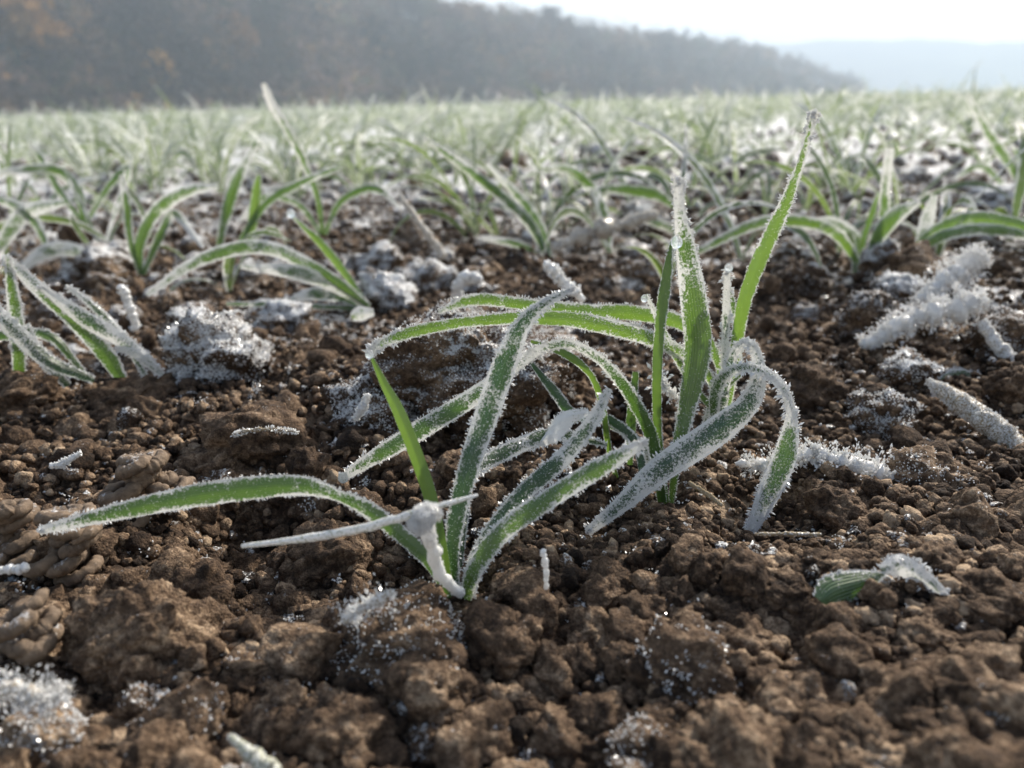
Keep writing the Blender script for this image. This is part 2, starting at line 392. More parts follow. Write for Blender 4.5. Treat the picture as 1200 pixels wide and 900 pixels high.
def build_wood():
    g = np.random.default_rng(5); V = []; Cc = []; spots = []
    for _ in range(3600):
        az = g.uniform(-48, 23.5); Dr, E = hill_params(az); q = 1.04 - .50 * g.random() ** 1.25
        d = Dr * q; spots.append((az, d))
    for az, d in spots:
        z = float(hill_z(np.array([az]), np.array([d]))[0]); x = d * math.sin(R(az)); y = d * math.cos(R(az))
        h = g.uniform(8, 15); r = np.array([h * g.uniform(.26, .4)] * 2 + [h * .42])
        n = 46; v = crown(n, np.array([x, y, z + h * .60]), r, g)
        t = np.array([[x - .2, y, z - 1], [x + .2, y, z - 1], [x + .1, y, z + h * .6], [x - .1, y, z + h * .6]])
        c = PAL[g.integers(len(PAL))] * g.uniform(.6, 1.35) * (1 + .7 * float(vn2(np.array([az / 2.2]), np.array([d / 40]), 300)[0]))
        zone = math.exp(-((az + 36) / 6) ** 2 - ((d / hill_params(az)[0] - .98) / .2) ** 2)
        if g.random() < zone * .6: c = np.array((.38, .22, .09))
        V += [v, t]; Cc += [np.repeat(c[None] * g.uniform(.8, 1.2, (n, 1)), 4, 0), np.repeat(np.array([[.05, .04, .035]]), 4, 0)]
    V = np.vstack(V); Cc = np.vstack(Cc); f = np.arange(len(V)).reshape(-1, 4)
    me = mesh('wood', V, f, smooth=False, mats=[WOOD]); colattr(me, Cc)
    obj('wood', me, label='hazy bare winter wood covering the hillside', cat='wood', kind='stuff')
    # single trees that stand out
    sing = [(645, 12, 1.00, 15, (.10, .075, .06), 'broad bare tree highest on the skyline where the hill meets the bright sky'),
            (726, 38, 1.00, 12, (.09, .07, .055), 'small bare tree poking from the ridge right of the broad skyline tree'),
            (785, 44, 1.00, 13, (.09, .07, .055), 'bare round tree on the ridge where the hill begins to fall away'),
            (857, 62, 1.00, 11, (.09, .07, .055), 'pale hazy tree low on the falling ridge'),
            (186, 84, .80, 12, (.34, .20, .05), 'orange leaved tree low on the left hillside'),
            (30, 30, .92, 17, (.30, .17, .06), 'wide russet tree crown near the top left of the hill'),
            (275, 40, .92, 15, (.21, .12, .06), 'reddish brown tree high on the middle of the hill'),
            (632, 100, .78, 13, (.17, .095, .045), 'rusty tree at the foot of the hill behind the far rows')]
    for px, py, q, h, c, lb in sing:
        d_ = ray(px, py); az = math.degrees(math.atan2(d_[0], d_[1])); D = hill_params(az)[0] * q
        z = float(hill_z(np.array([az]), np.array([D]))[0]); zt = CAMH + D * d_[2] / math.hypot(d_[0], d_[1])
        x = D * math.sin(R(az)); y = D * math.cos(R(az))
        if q < 1:                                  # seen against the slope: stand it where its crown shows
            for qq in np.linspace(.56, 1.0, 60):
                Dq = hill_params(az)[0] * qq; zz = float(hill_z(np.array([az]), np.array([Dq]))[0])
                if CAMH + Dq * d_[2] / math.hypot(d_[0], d_[1]) <= zz + h * .7: D, z = Dq, zz; break
            x = D * math.sin(R(az)); y = D * math.cos(R(az))
        e = empty('tree', (x, y, z), lb, 'tree')
        n = 420; v = crown(n, np.array([0, 0, h * .62]), np.array([h * .38, h * .38, h * .40]), g)
        me = mesh('crown', v, np.arange(len(v)).reshape(-1, 4), smooth=False, mats=[WOOD]); colattr(me, np.repeat(np.array(c)[None] * g.uniform(.75, 1.25, (n, 1)), 4, 0)); obj('crown', me, e)
        pts = np.array([[0, 0, -1.], [.2, .1, h * .3], [.1, 0, h * .7]]); tv, tf = tube(pts, np.array([.5, .35, .12]), 7)
        me = mesh('trunk', tv, tf, mats=[WOOD]); colattr(me, np.repeat(np.array([[.06, .05, .04]]), len(tv), 0)); obj('trunk', me, e)

# ------------------------------------------------------------------ curves, tubes, crystals
def spline(P, n):
    P = np.asarray(P, float); m_ = len(P); Q = np.vstack([2 * P[0] - P[1], P, 2 * P[-1] - P[-2]])
    t = np.linspace(0, m_ - 1, n); i = np.minimum(t.astype(int), m_ - 2); u = (t - i)[:, None]
    a, b, c, d = Q[i], Q[i + 1], Q[i + 2], Q[i + 3]
    return .5 * (2 * b + (c - a) * u + (2 * a - 5 * b + 4 * c - d) * u ** 2 + (3 * b - a - 3 * c + d) * u ** 3)
def tube(pts, rad, ns=8, cap=True):
    pts = np.asarray(pts, float); n = len(pts); T = unit(np.gradient(pts, axis=0))
    u = np.cross(T[0], [0, 0, 1.0]); u = u if np.linalg.norm(u) > .1 else np.array([1.0, 0, 0]); fr = []
    for i in range(n):
        u = u - T[i] * np.dot(u, T[i]); u = u / np.linalg.norm(u); fr.append(u)
    U_ = np.array(fr); W_ = np.cross(T, U_); a = np.linspace(0, 2 * math.pi, ns, endpoint=False)
    rad = np.broadcast_to(np.asarray(rad, float), (n,)) if np.ndim(rad) < 2 else rad
    rr = rad[:, None] if rad.ndim == 1 else rad
    v = pts[:, None] + (U_[:, None] * np.cos(a)[None, :, None] + W_[:, None] * np.sin(a)[None, :, None]) * (rr[..., None] if rr.ndim == 2 else rr)
    v = v.reshape(-1, 3); i = np.arange(n - 1)[:, None] * ns; j = np.arange(ns)[None]; j2 = (j + 1) % ns
    f = [np.stack([i + j, i + j2, i + ns + j2, i + ns + j], -1).reshape(-1, 4)]
    if cap:
        v = np.vstack([v, pts[:1] - T[:1] * rad.ravel()[0] * .6, pts[-1:] + T[-1:] * rad.ravel()[-1] * .6]); c = len(v) - 2
        f.append(np.concatenate([np.stack([np.full(ns, c), j2[0], j[0]], 1), np.stack([np.full(ns, c + 1), (n - 1) * ns + j[0], (n - 1) * ns + j2[0]], 1)]))
    return v, f
def crystals(pos, d, L, rad, g):
    """three sided spindles growing from pos along d"""
    n = len(pos); d = unit(d); a = unit(np.cross(d, g.normal(size=(n, 3)))); b = np.cross(d, a)
    L = np.broadcast_to(L, (n,))[:, None]; rad = np.broadcast_to(rad, (n,))[:, None]
    o = pos - d * L * .15; m_ = pos + d * L * (.35 + .3 * g.random((n, 1)))
    v = np.stack([o, m_ + a * rad, m_ + (-.5 * a + .866 * b) * rad, m_ + (-.5 * a - .866 * b) * rad, pos + d * L], 1).reshape(-1, 3)
    k = np.arange(n)[:, None, None] * 5
    f = (k + np.array([[0, 2, 1], [0, 3, 2], [0, 1, 3], [4, 1, 2], [4, 2, 3], [4, 3, 1]])[None]).reshape(-1, 3)
    return v, f
def frost_mesh(pos, d, L, rad, g):
    v, f = crystals(pos, d, L, rad, g); return mesh('frost', v, f, smooth=False, mats=[FROST])
build_wood()

# ------------------------------------------------------------------ haze
def build_haze():
    k = N('haze'); pv = k.n('VolumePrincipled'); pv.inputs['Color'].default_value = (.72, .85, 1, 1)
    pv.inputs['Density'].default_value = HAZE; pv.inputs['Anisotropy'].default_value = .2
    k.t.links.new(pv.outputs[0], k.out.inputs['Volume'])
    x, y0, y1, z0, z1 = 2600, -60, 2600, -40, 190
    v = [(a, b, c) for a in (-x, x) for b in (y0, y1) for c in (z0, z1)]
    f = np.array([(0, 1, 3, 2), (4, 6, 7, 5), (0, 4, 5, 1), (2, 3, 7, 6), (0, 2, 6, 4), (1, 5, 7, 3)])
    obj('haze', mesh('haze', v, f, smooth=False, mats=[k.m]), label='cold morning mist fading the hill and valley', cat='haze', kind='stuff')
HAZE = .0011
build_haze()

# ------------------------------------------------------------------ clods
def ico(sub):
    import bmesh
    b = bmesh.new(); bmesh.ops.create_icosphere(b, subdivisions=sub, radius=1)
    v = np.array([q.co[:] for q in b.verts]); f = np.array([[q.index for q in p.verts] for p in b.faces]); b.free(); return v, f
ICO = {s: ico(s) for s in (1, 2, 3, 4, 5, 6)}
def vnormals(v, f):
    n = np.cross(v[f[:, 1]] - v[f[:, 0]], v[f[:, 2]] - v[f[:, 0]]); o = np.zeros_like(v)
    for k in range(3): np.add.at(o, f[:, k], n)
    return unit(o)
def clod_shape(sub, seed, smoothness=0.0, flat=1.0):
    """an aggregate of soil: angular lump carrying nodules of several sizes"""
    v, f = ICO[sub]; g = np.random.default_rng(seed); off = g.random(3) * 50
    r = 1 + .42 * fbm3(v * 1.1 + off, 3, seed)
    pl = unit(g.normal(size=(10, 3)))                    # a few broken faces
    for q in pl:
        c = g.uniform(.58, 1.0); dd = v @ q; r = np.minimum(r, np.where(dd > .2, c / np.maximum(dd, .2), 9))
    p = v * r[:, None]
    k = 1 - smoothness
    bump = lambda c, a, s: a * np.sqrt(np.clip(1 - (wor3(p / c + off, s) / .85) ** 2, 0, 1))
    d = bump(.50, .24 * (.3 + .7 * k), seed + 3) - .12 * max(k, 1)
    if sub >= 3: d = d + bump(.23, .15 * k, seed + 4)
    if sub >= 4: d = d + bump(.105, .075 * k, seed + 5)
    if sub >= 5: d = d + bump(.05, .036 * k, seed + 6)
    if sub >= 3: d = d + .13 * (.2 + .8 * k) * fbm3(p / .3 + off, 4, seed + 9)
    if sub >= 4: d = d + .05 * (.3 + .7 * k) * fbm3(p / .07 + off, 3, seed + 10)
    p = v * (r + d)[:, None]; p[:, 2] *= flat
    return p, f
FRM = lambda g: unit(g.normal(size=(3,)))
def rotm(g, tilt=.5):
    a = g.uniform(0, 2 * math.pi); c, s = math.cos(a), math.sin(a); Rz = np.array([[c, -s, 0], [s, c, 0], [0, 0, 1]])
    b = g.normal() * tilt; c, s = math.cos(b), math.sin(b); return Rz @ np.array([[1, 0, 0], [0, c, -s], [0, s, c]])

GS = np.random.default_rng(77)
def hero_clod(px, py, rpx, label, frost=.1, tint=0., smooth=0., name='soil_clod', crys=0, seed=None, sx=1, sz=.8, lift=.25, rim=0., csize=.0009, group=None):
    x, y = gnd(px, py); z = Hs(x, y)
    # the pixel is the clod's middle: step back along the view until it meets that height
    for _ in range(3):
        dep = float((np.array([x, y, z]) - CAM) @ F0); r = rpx * dep / FPX; zz = z + r * lift
        d = ray(px, py); p = CAM + d * ((zz - CAMH) / d[2]); x, y = p[0], p[1]; z = Hs(x, y); z = min(z, .014)
    r = rpx * dep / FPX; seed = seed or int(px * 7 + py)
    v, f = clod_shape(6 if rpx > 56 else 5 if rpx > 26 else 4, seed, smooth); g = np.random.default_rng(seed)
    v = (v @ rotm(g).T) * np.array([r * sx, r * sx, r * sz]) if sx == 1 else (v * np.array([r * sx, r, r * sz]))
    n = vnormals(v, f); up = n[:, 2]
    fv = frost + rim * np.clip(1 - np.abs(up - .15) * 2.2, 0, 1) + .15 * fbm3(v / (r * .6) + 9, 2, seed)
    me = mesh(name, v, f, attrs=dict(frost=fv, tint=np.full(len(v), tint) + .3 * vn3(v / (r * .3), 3)), mats=[SOIL])
    o = obj(name, me, loc=(x, y, z + r * lift), label=label, cat='clod' if 'clod' in name else name.split('_')[-1], group=group)
    if crys:
        wgt = np.clip(fv * 1.6 + up * .6 - .35 + .9 * fbm3(v / (r * .35) + 4, 2, seed + 8), 0, 1) + 1e-6
        if rim: wgt = wgt * .3 + np.clip(1 - np.abs(up - .1) * 2.5, 0, 1)
        i = g.choice(len(v), crys, p=wgt / wgt.sum()); jit = g.normal(size=(crys, 3)) * r * .01
        L = csize * g.uniform(.5, 1.5, crys)
        fm = frost_mesh(v[i] + jit, n[i] + g.normal(size=(crys, 3)) * .5 + [0, 0, .2], L, L * .33, g); obj('frost', fm, o)
    return o

# named clods (photo px, py, radius px)
C = hero_clod
C(258, 425, 50, 'large brown clod crusted with white rime crystals left of the middle', .56, .1, -.7, crys=8000, sz=.85, csize=.0012)
C(545, 440, 86, 'big crumbly clod under the arching green leaves, frost on its left shoulder', .34, .1, -.4, crys=6500, sz=.80, sx=1.05, lift=.1)
C(440, 470, 38, 'frost speckled clod left of the big clod under the leaves', .42, 0, -.7, crys=2600)
C(478, 752, 76, 'broad foreground clod with a white frost rim below the left seedling', .05, .1, .3, rim=.55, crys=1500, sz=.55, csize=.0008)
C(365, 768, 46, 'rounded olive brown clod with one white ice fleck in the foreground', .05, .35, .65)
C(200, 858, 50, 'smooth rounded clod at the bottom edge left of centre', .08, .3, .5, rim=.25, crys=300)
C(60, 872, 50, 'frost rimmed pale clod in the bottom left corner', .30, .3, .4, rim=.3, crys=900)
C(160, 760, 62, 'wide crumbly clod in the left foreground', .05, .15)
C(400, 862, 52, 'dark lumpy clod at the bottom edge below the frost rimmed clod', .08, .15)
C(795, 785, 48, 'tall pitted clod with a frosty left side in the foreground', .12, .25, .2, rim=.25, crys=500)
C(1137, 615, 36, 'pale rounded clod standing alone at the right', .12, .35, .35, sz=1.0)
C(1070, 322, 42, 'large smooth brown clod in front of the right hand seedling', .12, .25, .75, sz=.9, name='soil_clod')
C(93, 270, 26, 'smooth reddish brown clod between blurred seedlings at the left', .0, .0, .8, sz=.95)
C(706, 658, 26, 'smooth reddish stone like clod below the crossing leaves', .0, .1, .8, sz=.95)
C(610, 690, 34, 'squat rounded clod right of the left seedling base', .0, .1, .3, sz=.6)
C(870, 900, 60, 'big soft edged clod at the bottom edge right of centre', .05, .3, .2)
C(1010, 878, 60, 'tan clod at the bottom edge toward the right corner', .08, .35, .2)
C(1150, 830, 55, 'lumpy tan clod in the bottom right corner', .05, .35, .1)
C(1040, 492, 32, 'small clod capped with white rime above the broken leaf', .38, .1, crys=1800, sz=.9)
C(1018, 385, 34, 'upright frosted clod beside the feathery rime stick', .38, 0, crys=900, sz=1.15)
C(1060, 432, 24, 'little frosted clod below the feathery rime stick', .42, 0, crys=800)
C(1085, 560, 38, 'low crusty clod with frost along its edge at the right', .20, .2, rim=.3, crys=700, sz=.6)
C(455, 350, 26, 'knobbly white frosted clod beside the oval ice flake', .62, 0, -.9, crys=2000, sz=1.0)
C(508, 330, 26, 'frosted clod right of the knobbly white one', .50, 0, -.9, crys=1200)
C(330, 378, 24, 'small rime covered clod right of the arching pair of leaves', .6, 0, -.9, crys=1600)
C(118, 318, 42, 'wide frosty clod behind the left edge seedling', .48, .1, crys=900, sz=.7)
C(935, 335, 36, 'dark angular clod right of the tall leaf', .22, -.2, .3, crys=300, sz=.8)
C(752, 262, 26, 'frost capped clod lying behind the tall leaves', .5, 0, crys=1200, sz=.8)
C(690, 285, 20, 'small frosted clod left of the frost capped one behind the tall leaves', .4, 0, crys=500, sz=.7)
C(1180, 240, 34, 'rime covered clod at the right edge', .60, 0, crys=1800, sz=.7)
C(705, 192, 26, 'frost topped blurred clod in the middle rows', .50, -.1, .4, sz=.8)
C(850, 205, 28, 'grey frosted blurred clod right of the middle rows', .50, -.1, .4, sz=.9)
C(750, 185, 22, 'small dark blurred clod beside the frost topped one', .40, -.2, .4)
C(300, 520, 50, 'rough brown clod above the long drooping leaf', .08, .1, sz=.7)
C(250, 555, 40, 'crumbly brown clod just above the long drooping leaf', .02, .1, sz=.7)
C(150, 470, 42, 'rounded crumbly mound on the left slope', .02, 0, sz=.6)
C(30, 470, 40, 'brown crumbly clod at the left edge', .05, 0, sz=.6)
C(380, 660, 42, 'dark crumbly clod under the thin straw', .0, 0, sz=.8)
C(590, 755, 40, 'crumbly clod right of the frost rimmed clod', .02, .05)
C(690, 742, 32, 'olive brown round clod in the right foreground', .03, .35, .5)
C(980, 600, 30, 'brown nodular clod above the broken leaf piece', .0, .1)
C(925, 700, 30, 'nodular clod left of the broken leaf piece', .0, .1)
C(1085, 738, 30, 'brown clod under the broken leaf piece', .0, .1)
C(40, 740, 40, 'dark clod beside the lower worm cast', .05, .1)
C(230, 700, 40, 'shadowed brown clod beneath the long leaf', .0, 0)
C(1175, 400, 36, 'frosty clod at the right edge under the frosted twig', .3, 0, crys=700)
C(620, 492, 24, 'flat clod with a frosted lid in the dark hollow', .15, 0, .3, rim=.3, crys=500, sz=.6)
C(950, 455, 34, 'dark brown clod right of the arching white leaf', .02, -.1)
C(1190, 470, 30, 'dark clod at the right edge behind the thick frosted stalk', .05, -.1)
C(880, 760, 26, 'small round clod in the right foreground', .02, .1)
C(1160, 700, 34, 'tan crumbly clod near the right edge', .05, .2)

# scattered clods: shared shapes, the ones that show largest are things of their own
PROTO = []
for s in range(19):
    v, f = clod_shape(4, 900 + s, -.9 if s > 13 else .0 if s % 3 else .35)
    PROTO.append((v, f))
def zone(x, y, r, fr):
    side = 'left' if x / y < -.22 else ('right' if x / y > .22 else 'middle')
    if y < .24: d = 'in the blurred %s foreground' % side
    elif y < .42: d = 'on the bare %s soil around the sharp seedlings' % side
    elif y < .8: d = 'behind the sharp seedlings, %s' % {'left': 'to the left', 'right': 'to the right', 'middle': 'in the middle'}[side]
    else: d = 'between the blurred rows, %s' % {'left': 'to the left', 'right': 'to the right', 'middle': 'in the middle'}[side]
    size = 'tiny' if r < .0042 else ('small' if r < .0075 else 'fist like')
    return '%s %s soil clod %s' % ({'tiny': 'tiny', 'small': 'small', 'fist like': 'larger'}[size], 'frost whitened' if fr > .36 else 'brown crumbly', d)
cand = []
g = GS
for _ in range(5200):
    y = .12 + (3.4 - .12) * g.random() ** 2.2; x = g.uniform(-.78, .78) * (y + .03)
    r = .0022 + .0065 * g.random() ** 3.4
    if y > .55: r *= 1.0 + 1.3 * g.random() * min(1, (y - .5))
    cand.append((r / y, x, y, r, g.integers(14)))
for _ in range(190):
    y = g.uniform(.50, 2.3); x = g.uniform(-.72, .72) * y; cand.append((.012 / y + .02 * g.random(), x, y, g.uniform(.007, .020) * (.55 + .6 * y), 14 + g.integers(5)))
cand.sort(key=lambda c: -c[0])
inview = lambda x, y: abs(x) < .69 * (y * math.cos(PITCH) + .05) and y > .13
hx = np.array([c[1] for c in cand]); hy = np.array([c[2] for c in cand]); hz = H(hx, hy)
pm = {}; pfrost = {}
crumbsV, crumbsF, crF, crT, off = [], [], [], [], 0
def add_crumb(x, y, z, r, sub, g, fr, ti, kind):
    global off
    v, f = CR[sub][kind]; q = rotm(g, 1.0); vv = (v * np.array([g.uniform(.75, 1.25), 1, g.uniform(.6, 1)])) @ q.T * r * g.uniform(.85, 1.15, 3) + [x, y, z]
    crumbsV.append(vv); crumbsF.append(f + off); off += len(v); crF.append(np.full(len(v), fr)); crT.append(np.full(len(v), ti))
CR = {2: [clod_shape(2, 300 + s) for s in range(16)], 3: [clod_shape(3, 330 + s) for s in range(16)], 1: [clod_shape(1, 360 + s) for s in range(8)] * 2}
cnt = 0
for i, (_, x, y, r, k) in enumerate(cand):
    dl = np.hypot(CLEAR[:, 0] - x, CLEAR[:, 1] - y)
    if ((hz[i] + r * 1.2 > CLEAR[:, 2] + .38 * dl) & (dl < .05)).any(): continue
    fr = np.clip(.02 + .45 * (y - .34) / .8 + g.normal() * .14, 0, .56); ti = g.normal() * .16 + .05
    if k > 13: fr = .3 + .26 * g.random(); hz[i] -= r * .25
    if cnt < 248 and inview(x, y):
        cnt += 1; v, f = PROTO[k]
        fb = 0 if fr < .12 else (1 if fr < .36 else 2); key = (int(k), fb)
        if key not in pm:
            n = vnormals(v, f); wq = np.clip(n[:, 2] + .35 + .9 * fbm3(v / .5 + 3, 2, int(k)), 0, 1) ** 1.5 + 1e-6; qn = [0, 260, 900][fb] or 1
            qi = g.choice(len(v), qn, p=wq / wq.sum()); ql = .10 * g.uniform(.4, 1.4, qn); pfrost[key] = frost_mesh(v[qi], n[qi] + g.normal(size=(qn, 3)) * .5, ql, ql * .36, g)
            pm[key] = mesh('soil_clod', v, f, attrs=dict(frost=[.0, .22, .48][fb] + .12 * n[:, 2], tint=np.full(len(v), (k % 5) * .08 - .1) + .3 * vn3(v / .3, 3)), mats=[SOIL])
        o = obj('soil_clod', pm[key], loc=(x, y, hz[i] + r * .35), label=zone(x, y, r, [.0, .22, .48][fb]), cat='clod', group='soil clods strewn over the seed bed')
        if fb == 2 or (fb == 1 and g.random() < .5): obj('frost', pfrost[key], o)
        o.scale = (r, r * g.uniform(.8, 1.1), r * g.uniform(.65, .95)); o.rotation_euler = (g.normal() * .3, g.normal() * .3, g.uniform(0, 6.28))
    else:
        add_crumb(x, y, hz[i] + r * .3, r, 3 if r / y > .02 else 2, g, fr, ti, k % 16)
# crumbs
M = 31000
y = .11 + (1.5 - .11) * g.random(M) ** 2.3; x = g.uniform(-.82, .82, M) * (y + .10); r = .0009 + .0026 * g.random(M) ** 2
z = H(x, y)
for i in range(M):
    fr = float(np.clip(.02 + .42 * (y[i] - .34) / .9 + g.normal() * .14, 0, .52)) if g.random() > .03 else .35
    add_crumb(x[i], y[i], z[i] + r[i] * .4, r[i] * (1 + max(0, y[i] - .4)), 2 if r[i] / y[i] > .0055 else 1, g, fr, g.normal() * .30 + .08, g.integers(16))
M = 17000; y = .11 + .32 * g.random(M) ** 1.25; x = g.uniform(-.82, .82, M) * (y + .10); r = .0011 + .0027 * g.random(M) ** 1.8; z = H(x, y)
for i in range(M):
    dl = np.hypot(CLEAR[:, 0] - x[i], CLEAR[:, 1] - y[i])
    if ((z[i] + r[i] * 1.3 > CLEAR[:, 2] - .001 + .4 * dl) & (dl < .03)).any(): continue
    add_crumb(x[i], y[i], z[i] + r[i] * .45, r[i], 3 if r[i] / y[i] > .0125 else 2 if r[i] / y[i] > .005 else 1, g, .02 if g.random() > .10 else .42, g.normal() * .34 + .10, g.integers(16))
obj('soil_crumbs', mesh('soil_crumbs', np.vstack(crumbsV), np.vstack(crumbsF), attrs=dict(frost=np.concatenate(crF), tint=np.concatenate(crT)), mats=[SOIL]),
    label='loose brown soil crumbs covering the seed bed', cat='soil crumbs', kind='stuff')

# rime flecks lying among the crumbs
M = 2300; cy = .12 + 1.6 * g.random(M) ** 2.0; cx = g.uniform(-.75, .75, M) * (cy + .03); cz = H(cx, cy)
pos = []; L = []
for i in range(M):
    n = g.integers(2, 9) if g.random() < .85 else g.integers(20, 70); s = .00035 + .0010 * (n / 45)
    pos.append(np.array([cx[i], cy[i], cz[i] + .0012]) + g.normal(size=(n, 3)) * s); L.append(g.uniform(.0005, .0012, n) * (1 + .5 * max(0, cy[i] - .4)))
pos = np.vstack(pos); L = np.concatenate(L)
me = frost_mesh(pos, g.normal(size=pos.shape) + [0, 0, .6], L, L * .4, g)
obj('frost_flecks', me, label='tiny white frost flecks scattered over the soil', cat='frost', kind='stuff')

exec_parts = True
# ------------------------------------------------------------------ leaves
GL = np.random.default_rng(3)
def leaf(parent, origin, pts, wpx, frost=.3, tint=.4, roll=0., n=44, vee=.34, crys=1.0, csize=.0011, drop=None, name='leaf', label=None, mat=None, edge=1.0):
    """ribbon leaf through (px, py, Y) points; wpx = widths in photo pixels at those points"""
    g = GL
    P = np.array([at(*p) for p in pts]); dep = (P - CAM) @ F0; W = np.asarray(wpx, float) * .81 * dep / FPX
    C_ = spline(P, n); Wd = np.maximum(spline(W[:, None].repeat(3, 1), n)[:, 0], W.min() * .5); T = unit(np.gradient(C_, axis=0))
    view = unit(C_ - CAM); side = unit(np.cross(T, view)); nor = np.cross(side, T)
    # keep the ribbon's side from flipping
    rl = np.interp(np.linspace(0, 1, n), np.linspace(0, 1, len(np.atleast_1d(roll))), np.atleast_1d(roll)) if np.ndim(roll) else np.full(n, roll)
    c, s = np.cos(rl)[:, None], np.sin(rl)[:, None]; sd_ = side * c + nor * s; nn = -side * s + nor * c
    us = np.linspace(-1, 1, 9); wav = .06 * np.sin(np.linspace(0, 9, n) + g.random() * 6)
    V = C_[:, None] + sd_[:, None] * (us[None, :, None] * Wd[:, None, None] * .5) + nn[:, None] * ((np.abs(us)[None, :, None] * vee + (us[None, :, None] * wav[:, None, None])) * Wd[:, None, None] * .5)
    k = len(us); v = V.reshape(-1, 3); i = np.arange(n - 1)[:, None] * k; j = np.arange(k - 1)[None]
    f = np.stack([i + j, i + j + 1, i + k + j + 1, i + k + j], -1).reshape(-1, 4)
    tt = np.linspace(0, 1, n); fa = np.interp(tt, np.linspace(0, 1, len(np.atleast_1d(frost))), np.atleast_1d(frost)) if np.ndim(frost) else np.full(n, frost)
    fa = fa + .18 * vn2(tt * 7 + g.random() * 50, tt * 0, 9); fa2 = np.repeat(fa, k)
    uv = np.stack([np.tile((us + 1) / 2, n), np.repeat(tt, k)], 1); org = np.asarray(origin)
    o = obj(name, mesh('leaf', v - org, f, uv=uv, attrs=dict(frost=fa2, tint=np.full(n * k, tint - .25)), mats=[mat or LEAF]), parent, label=label)
    if crys:
        lenm = np.linalg.norm(np.diff(C_, axis=0), axis=1).sum()
        ne = int(crys * edge * lenm / .00010); t = g.random(ne) * (n - 1.001); i0 = t.astype(int); u = (t - i0)[:, None]
        sg = np.where(g.random(ne) < .5, -1, 1); e0 = V[i0, np.where(sg > 0, k - 1, 0)]; e1 = V[i0 + 1, np.where(sg > 0, k - 1, 0)]
        pe = e0 * (1 - u) + e1 * u; fe = fa[i0]
        de = sd_[i0] * sg[:, None] + g.normal(size=(ne, 3)) * .45 + nn[i0] * .25; Le = csize * 1.9 * (.12 + g.random(ne) ** 1.8) * (.55 + .75 * np.clip(fe, 0, 1))
        clump = np.clip(.65 + .5 * vn2(t * .9, sg * 5.0, 8), .3, 1.3); Le = Le * clump
        area = lenm * Wd.mean(); nf = int(crys * area / 1e-6 * 5.0 * np.clip(.15 + fa.mean() * 1.7, .1, 1.6)); t = g.random(nf) * (n - 1.001)
        kp = g.random(nf) < np.clip(.12 + fa[t.astype(int)] * 1.5, .05, 1); t = t[kp]; nf = len(t)
        uu = np.sign(g.random(nf) - .5) * g.random(nf) ** .7; i0 = t.astype(int); u = (t - i0)[:, None]
        jj = (uu + 1) / 2 * (k - 1.001); j0 = jj.astype(int); fj = (jj - j0)[:, None]
        A0 = V[i0, j0] * (1 - fj) + V[i0, j0 + 1] * fj; A1 = V[i0 + 1, j0] * (1 - fj) + V[i0 + 1, j0 + 1] * fj; pf = A0 * (1 - u) + A1 * u
        sgn = np.where(g.random(nf) < .65, -1, 1)[:, None]
        df = nn[i0] * sgn + g.normal(size=(nf, 3)) * .55; Lf = csize * g.uniform(.18, .48, nf)
        nt_ = int(160 * crys) if np.ndim(frost) and frost[-1] >= .85 else 0
        if nt_:
            rt = max(Wd[-1] * .42, .0008); dt = unit(g.normal(size=(nt_, 3)) + T[-1] * .6)
            pf = np.vstack([pf, C_[-1] - T[-1] * rt * g.random((nt_, 1)) * 2 + dt * rt * .7 * g.random((nt_, 1))]); df = np.vstack([df, dt]); Lf = np.concatenate([Lf, csize * g.uniform(.3, .7, nt_)])
        me = frost_mesh(np.vstack([pe, pf]) - org, np.vstack([de, df]), np.concatenate([Le, Lf]), np.concatenate([Le * .17 + .00005, Lf * .36]), g)
        obj('frost', me, o)
    if drop:
        px, py, Y, rp = drop; p = at(px, py, Y); r = rp * float((p - CAM) @ F0) / FPX
        v_, f_ = ICO[3]; v_ = v_ * r * np.array([1, 1, 1.12]); obj('ice_drop', mesh('ice_drop', v_ + (p - org), f_, mats=[ICE]), o)
    return o
def plant(px, py, label, Y=None, name='wheat_seedling', cat='seedling', group=None):
    x, y = gnd(px, py); return empty(name, (x, y, Hs(x, y)), label, cat, group)

# --- left sharp seedling
A = plant(530, 692, 'sharp frosted wheat seedling left of centre with one long leaf drooping far left', group='sharp wheat seedlings at the centre'); o = A.location[:]
leaf(A, o, [(528, 700, .208), (500, 655, .208), (440, 604, .210), (395, 583, .211), (345, 570, .212), (250, 578, .213), (150, 597, .214), (45, 622, .215)],
     [12, 20, 24, 22, 30, 34, 26, 12], [.05, .1, .15, .55, .38, .25, .4, .9], .42, roll=[.0, .1, .2, .9, .25, .1, 0, 0], n=70, csize=.0009, label='long leaf drooping left with a white rimmed tip')
leaf(A, o, [(527, 698, .212), (517, 640, .215), (500, 570, .218), (470, 490, .220), (450, 450, .222), (436, 420, .223)],
     [10, 16, 20, 19, 12, 5], [0, -.3, -.35, -.35, -.3, -.1], .85, roll=.2, csize=.0003, crys=.5, drop=(433, 415, .223, 5), label='bright green unfrosted upright leaf')
leaf(A, o, [(533, 700, .216), (530, 640, .220), (545, 560, .230), (572, 480, .240), (594, 420, .246), (612, 378, .250), (642, 352, .252), (673, 337, .254)],
     [14, 22, 30, 36, 34, 26, 15, 7], [.1, .25, .3, .35, .45, .6, .7, .9], .15, roll=[.1, .1, .2, .1, 0, .5, .6, .6], n=60)
leaf(A, o, [(545, 702, .212), (556, 665, .214), (590, 620, .216), (640, 585, .216), (700, 548, .216), (758, 516, .215)],
     [18, 28, 30, 30, 30, 12], [.3, .4, .45, .35, .3, .85], .65, roll=.35, csize=.0010, label='pale leaf reaching right with a bright green middle')
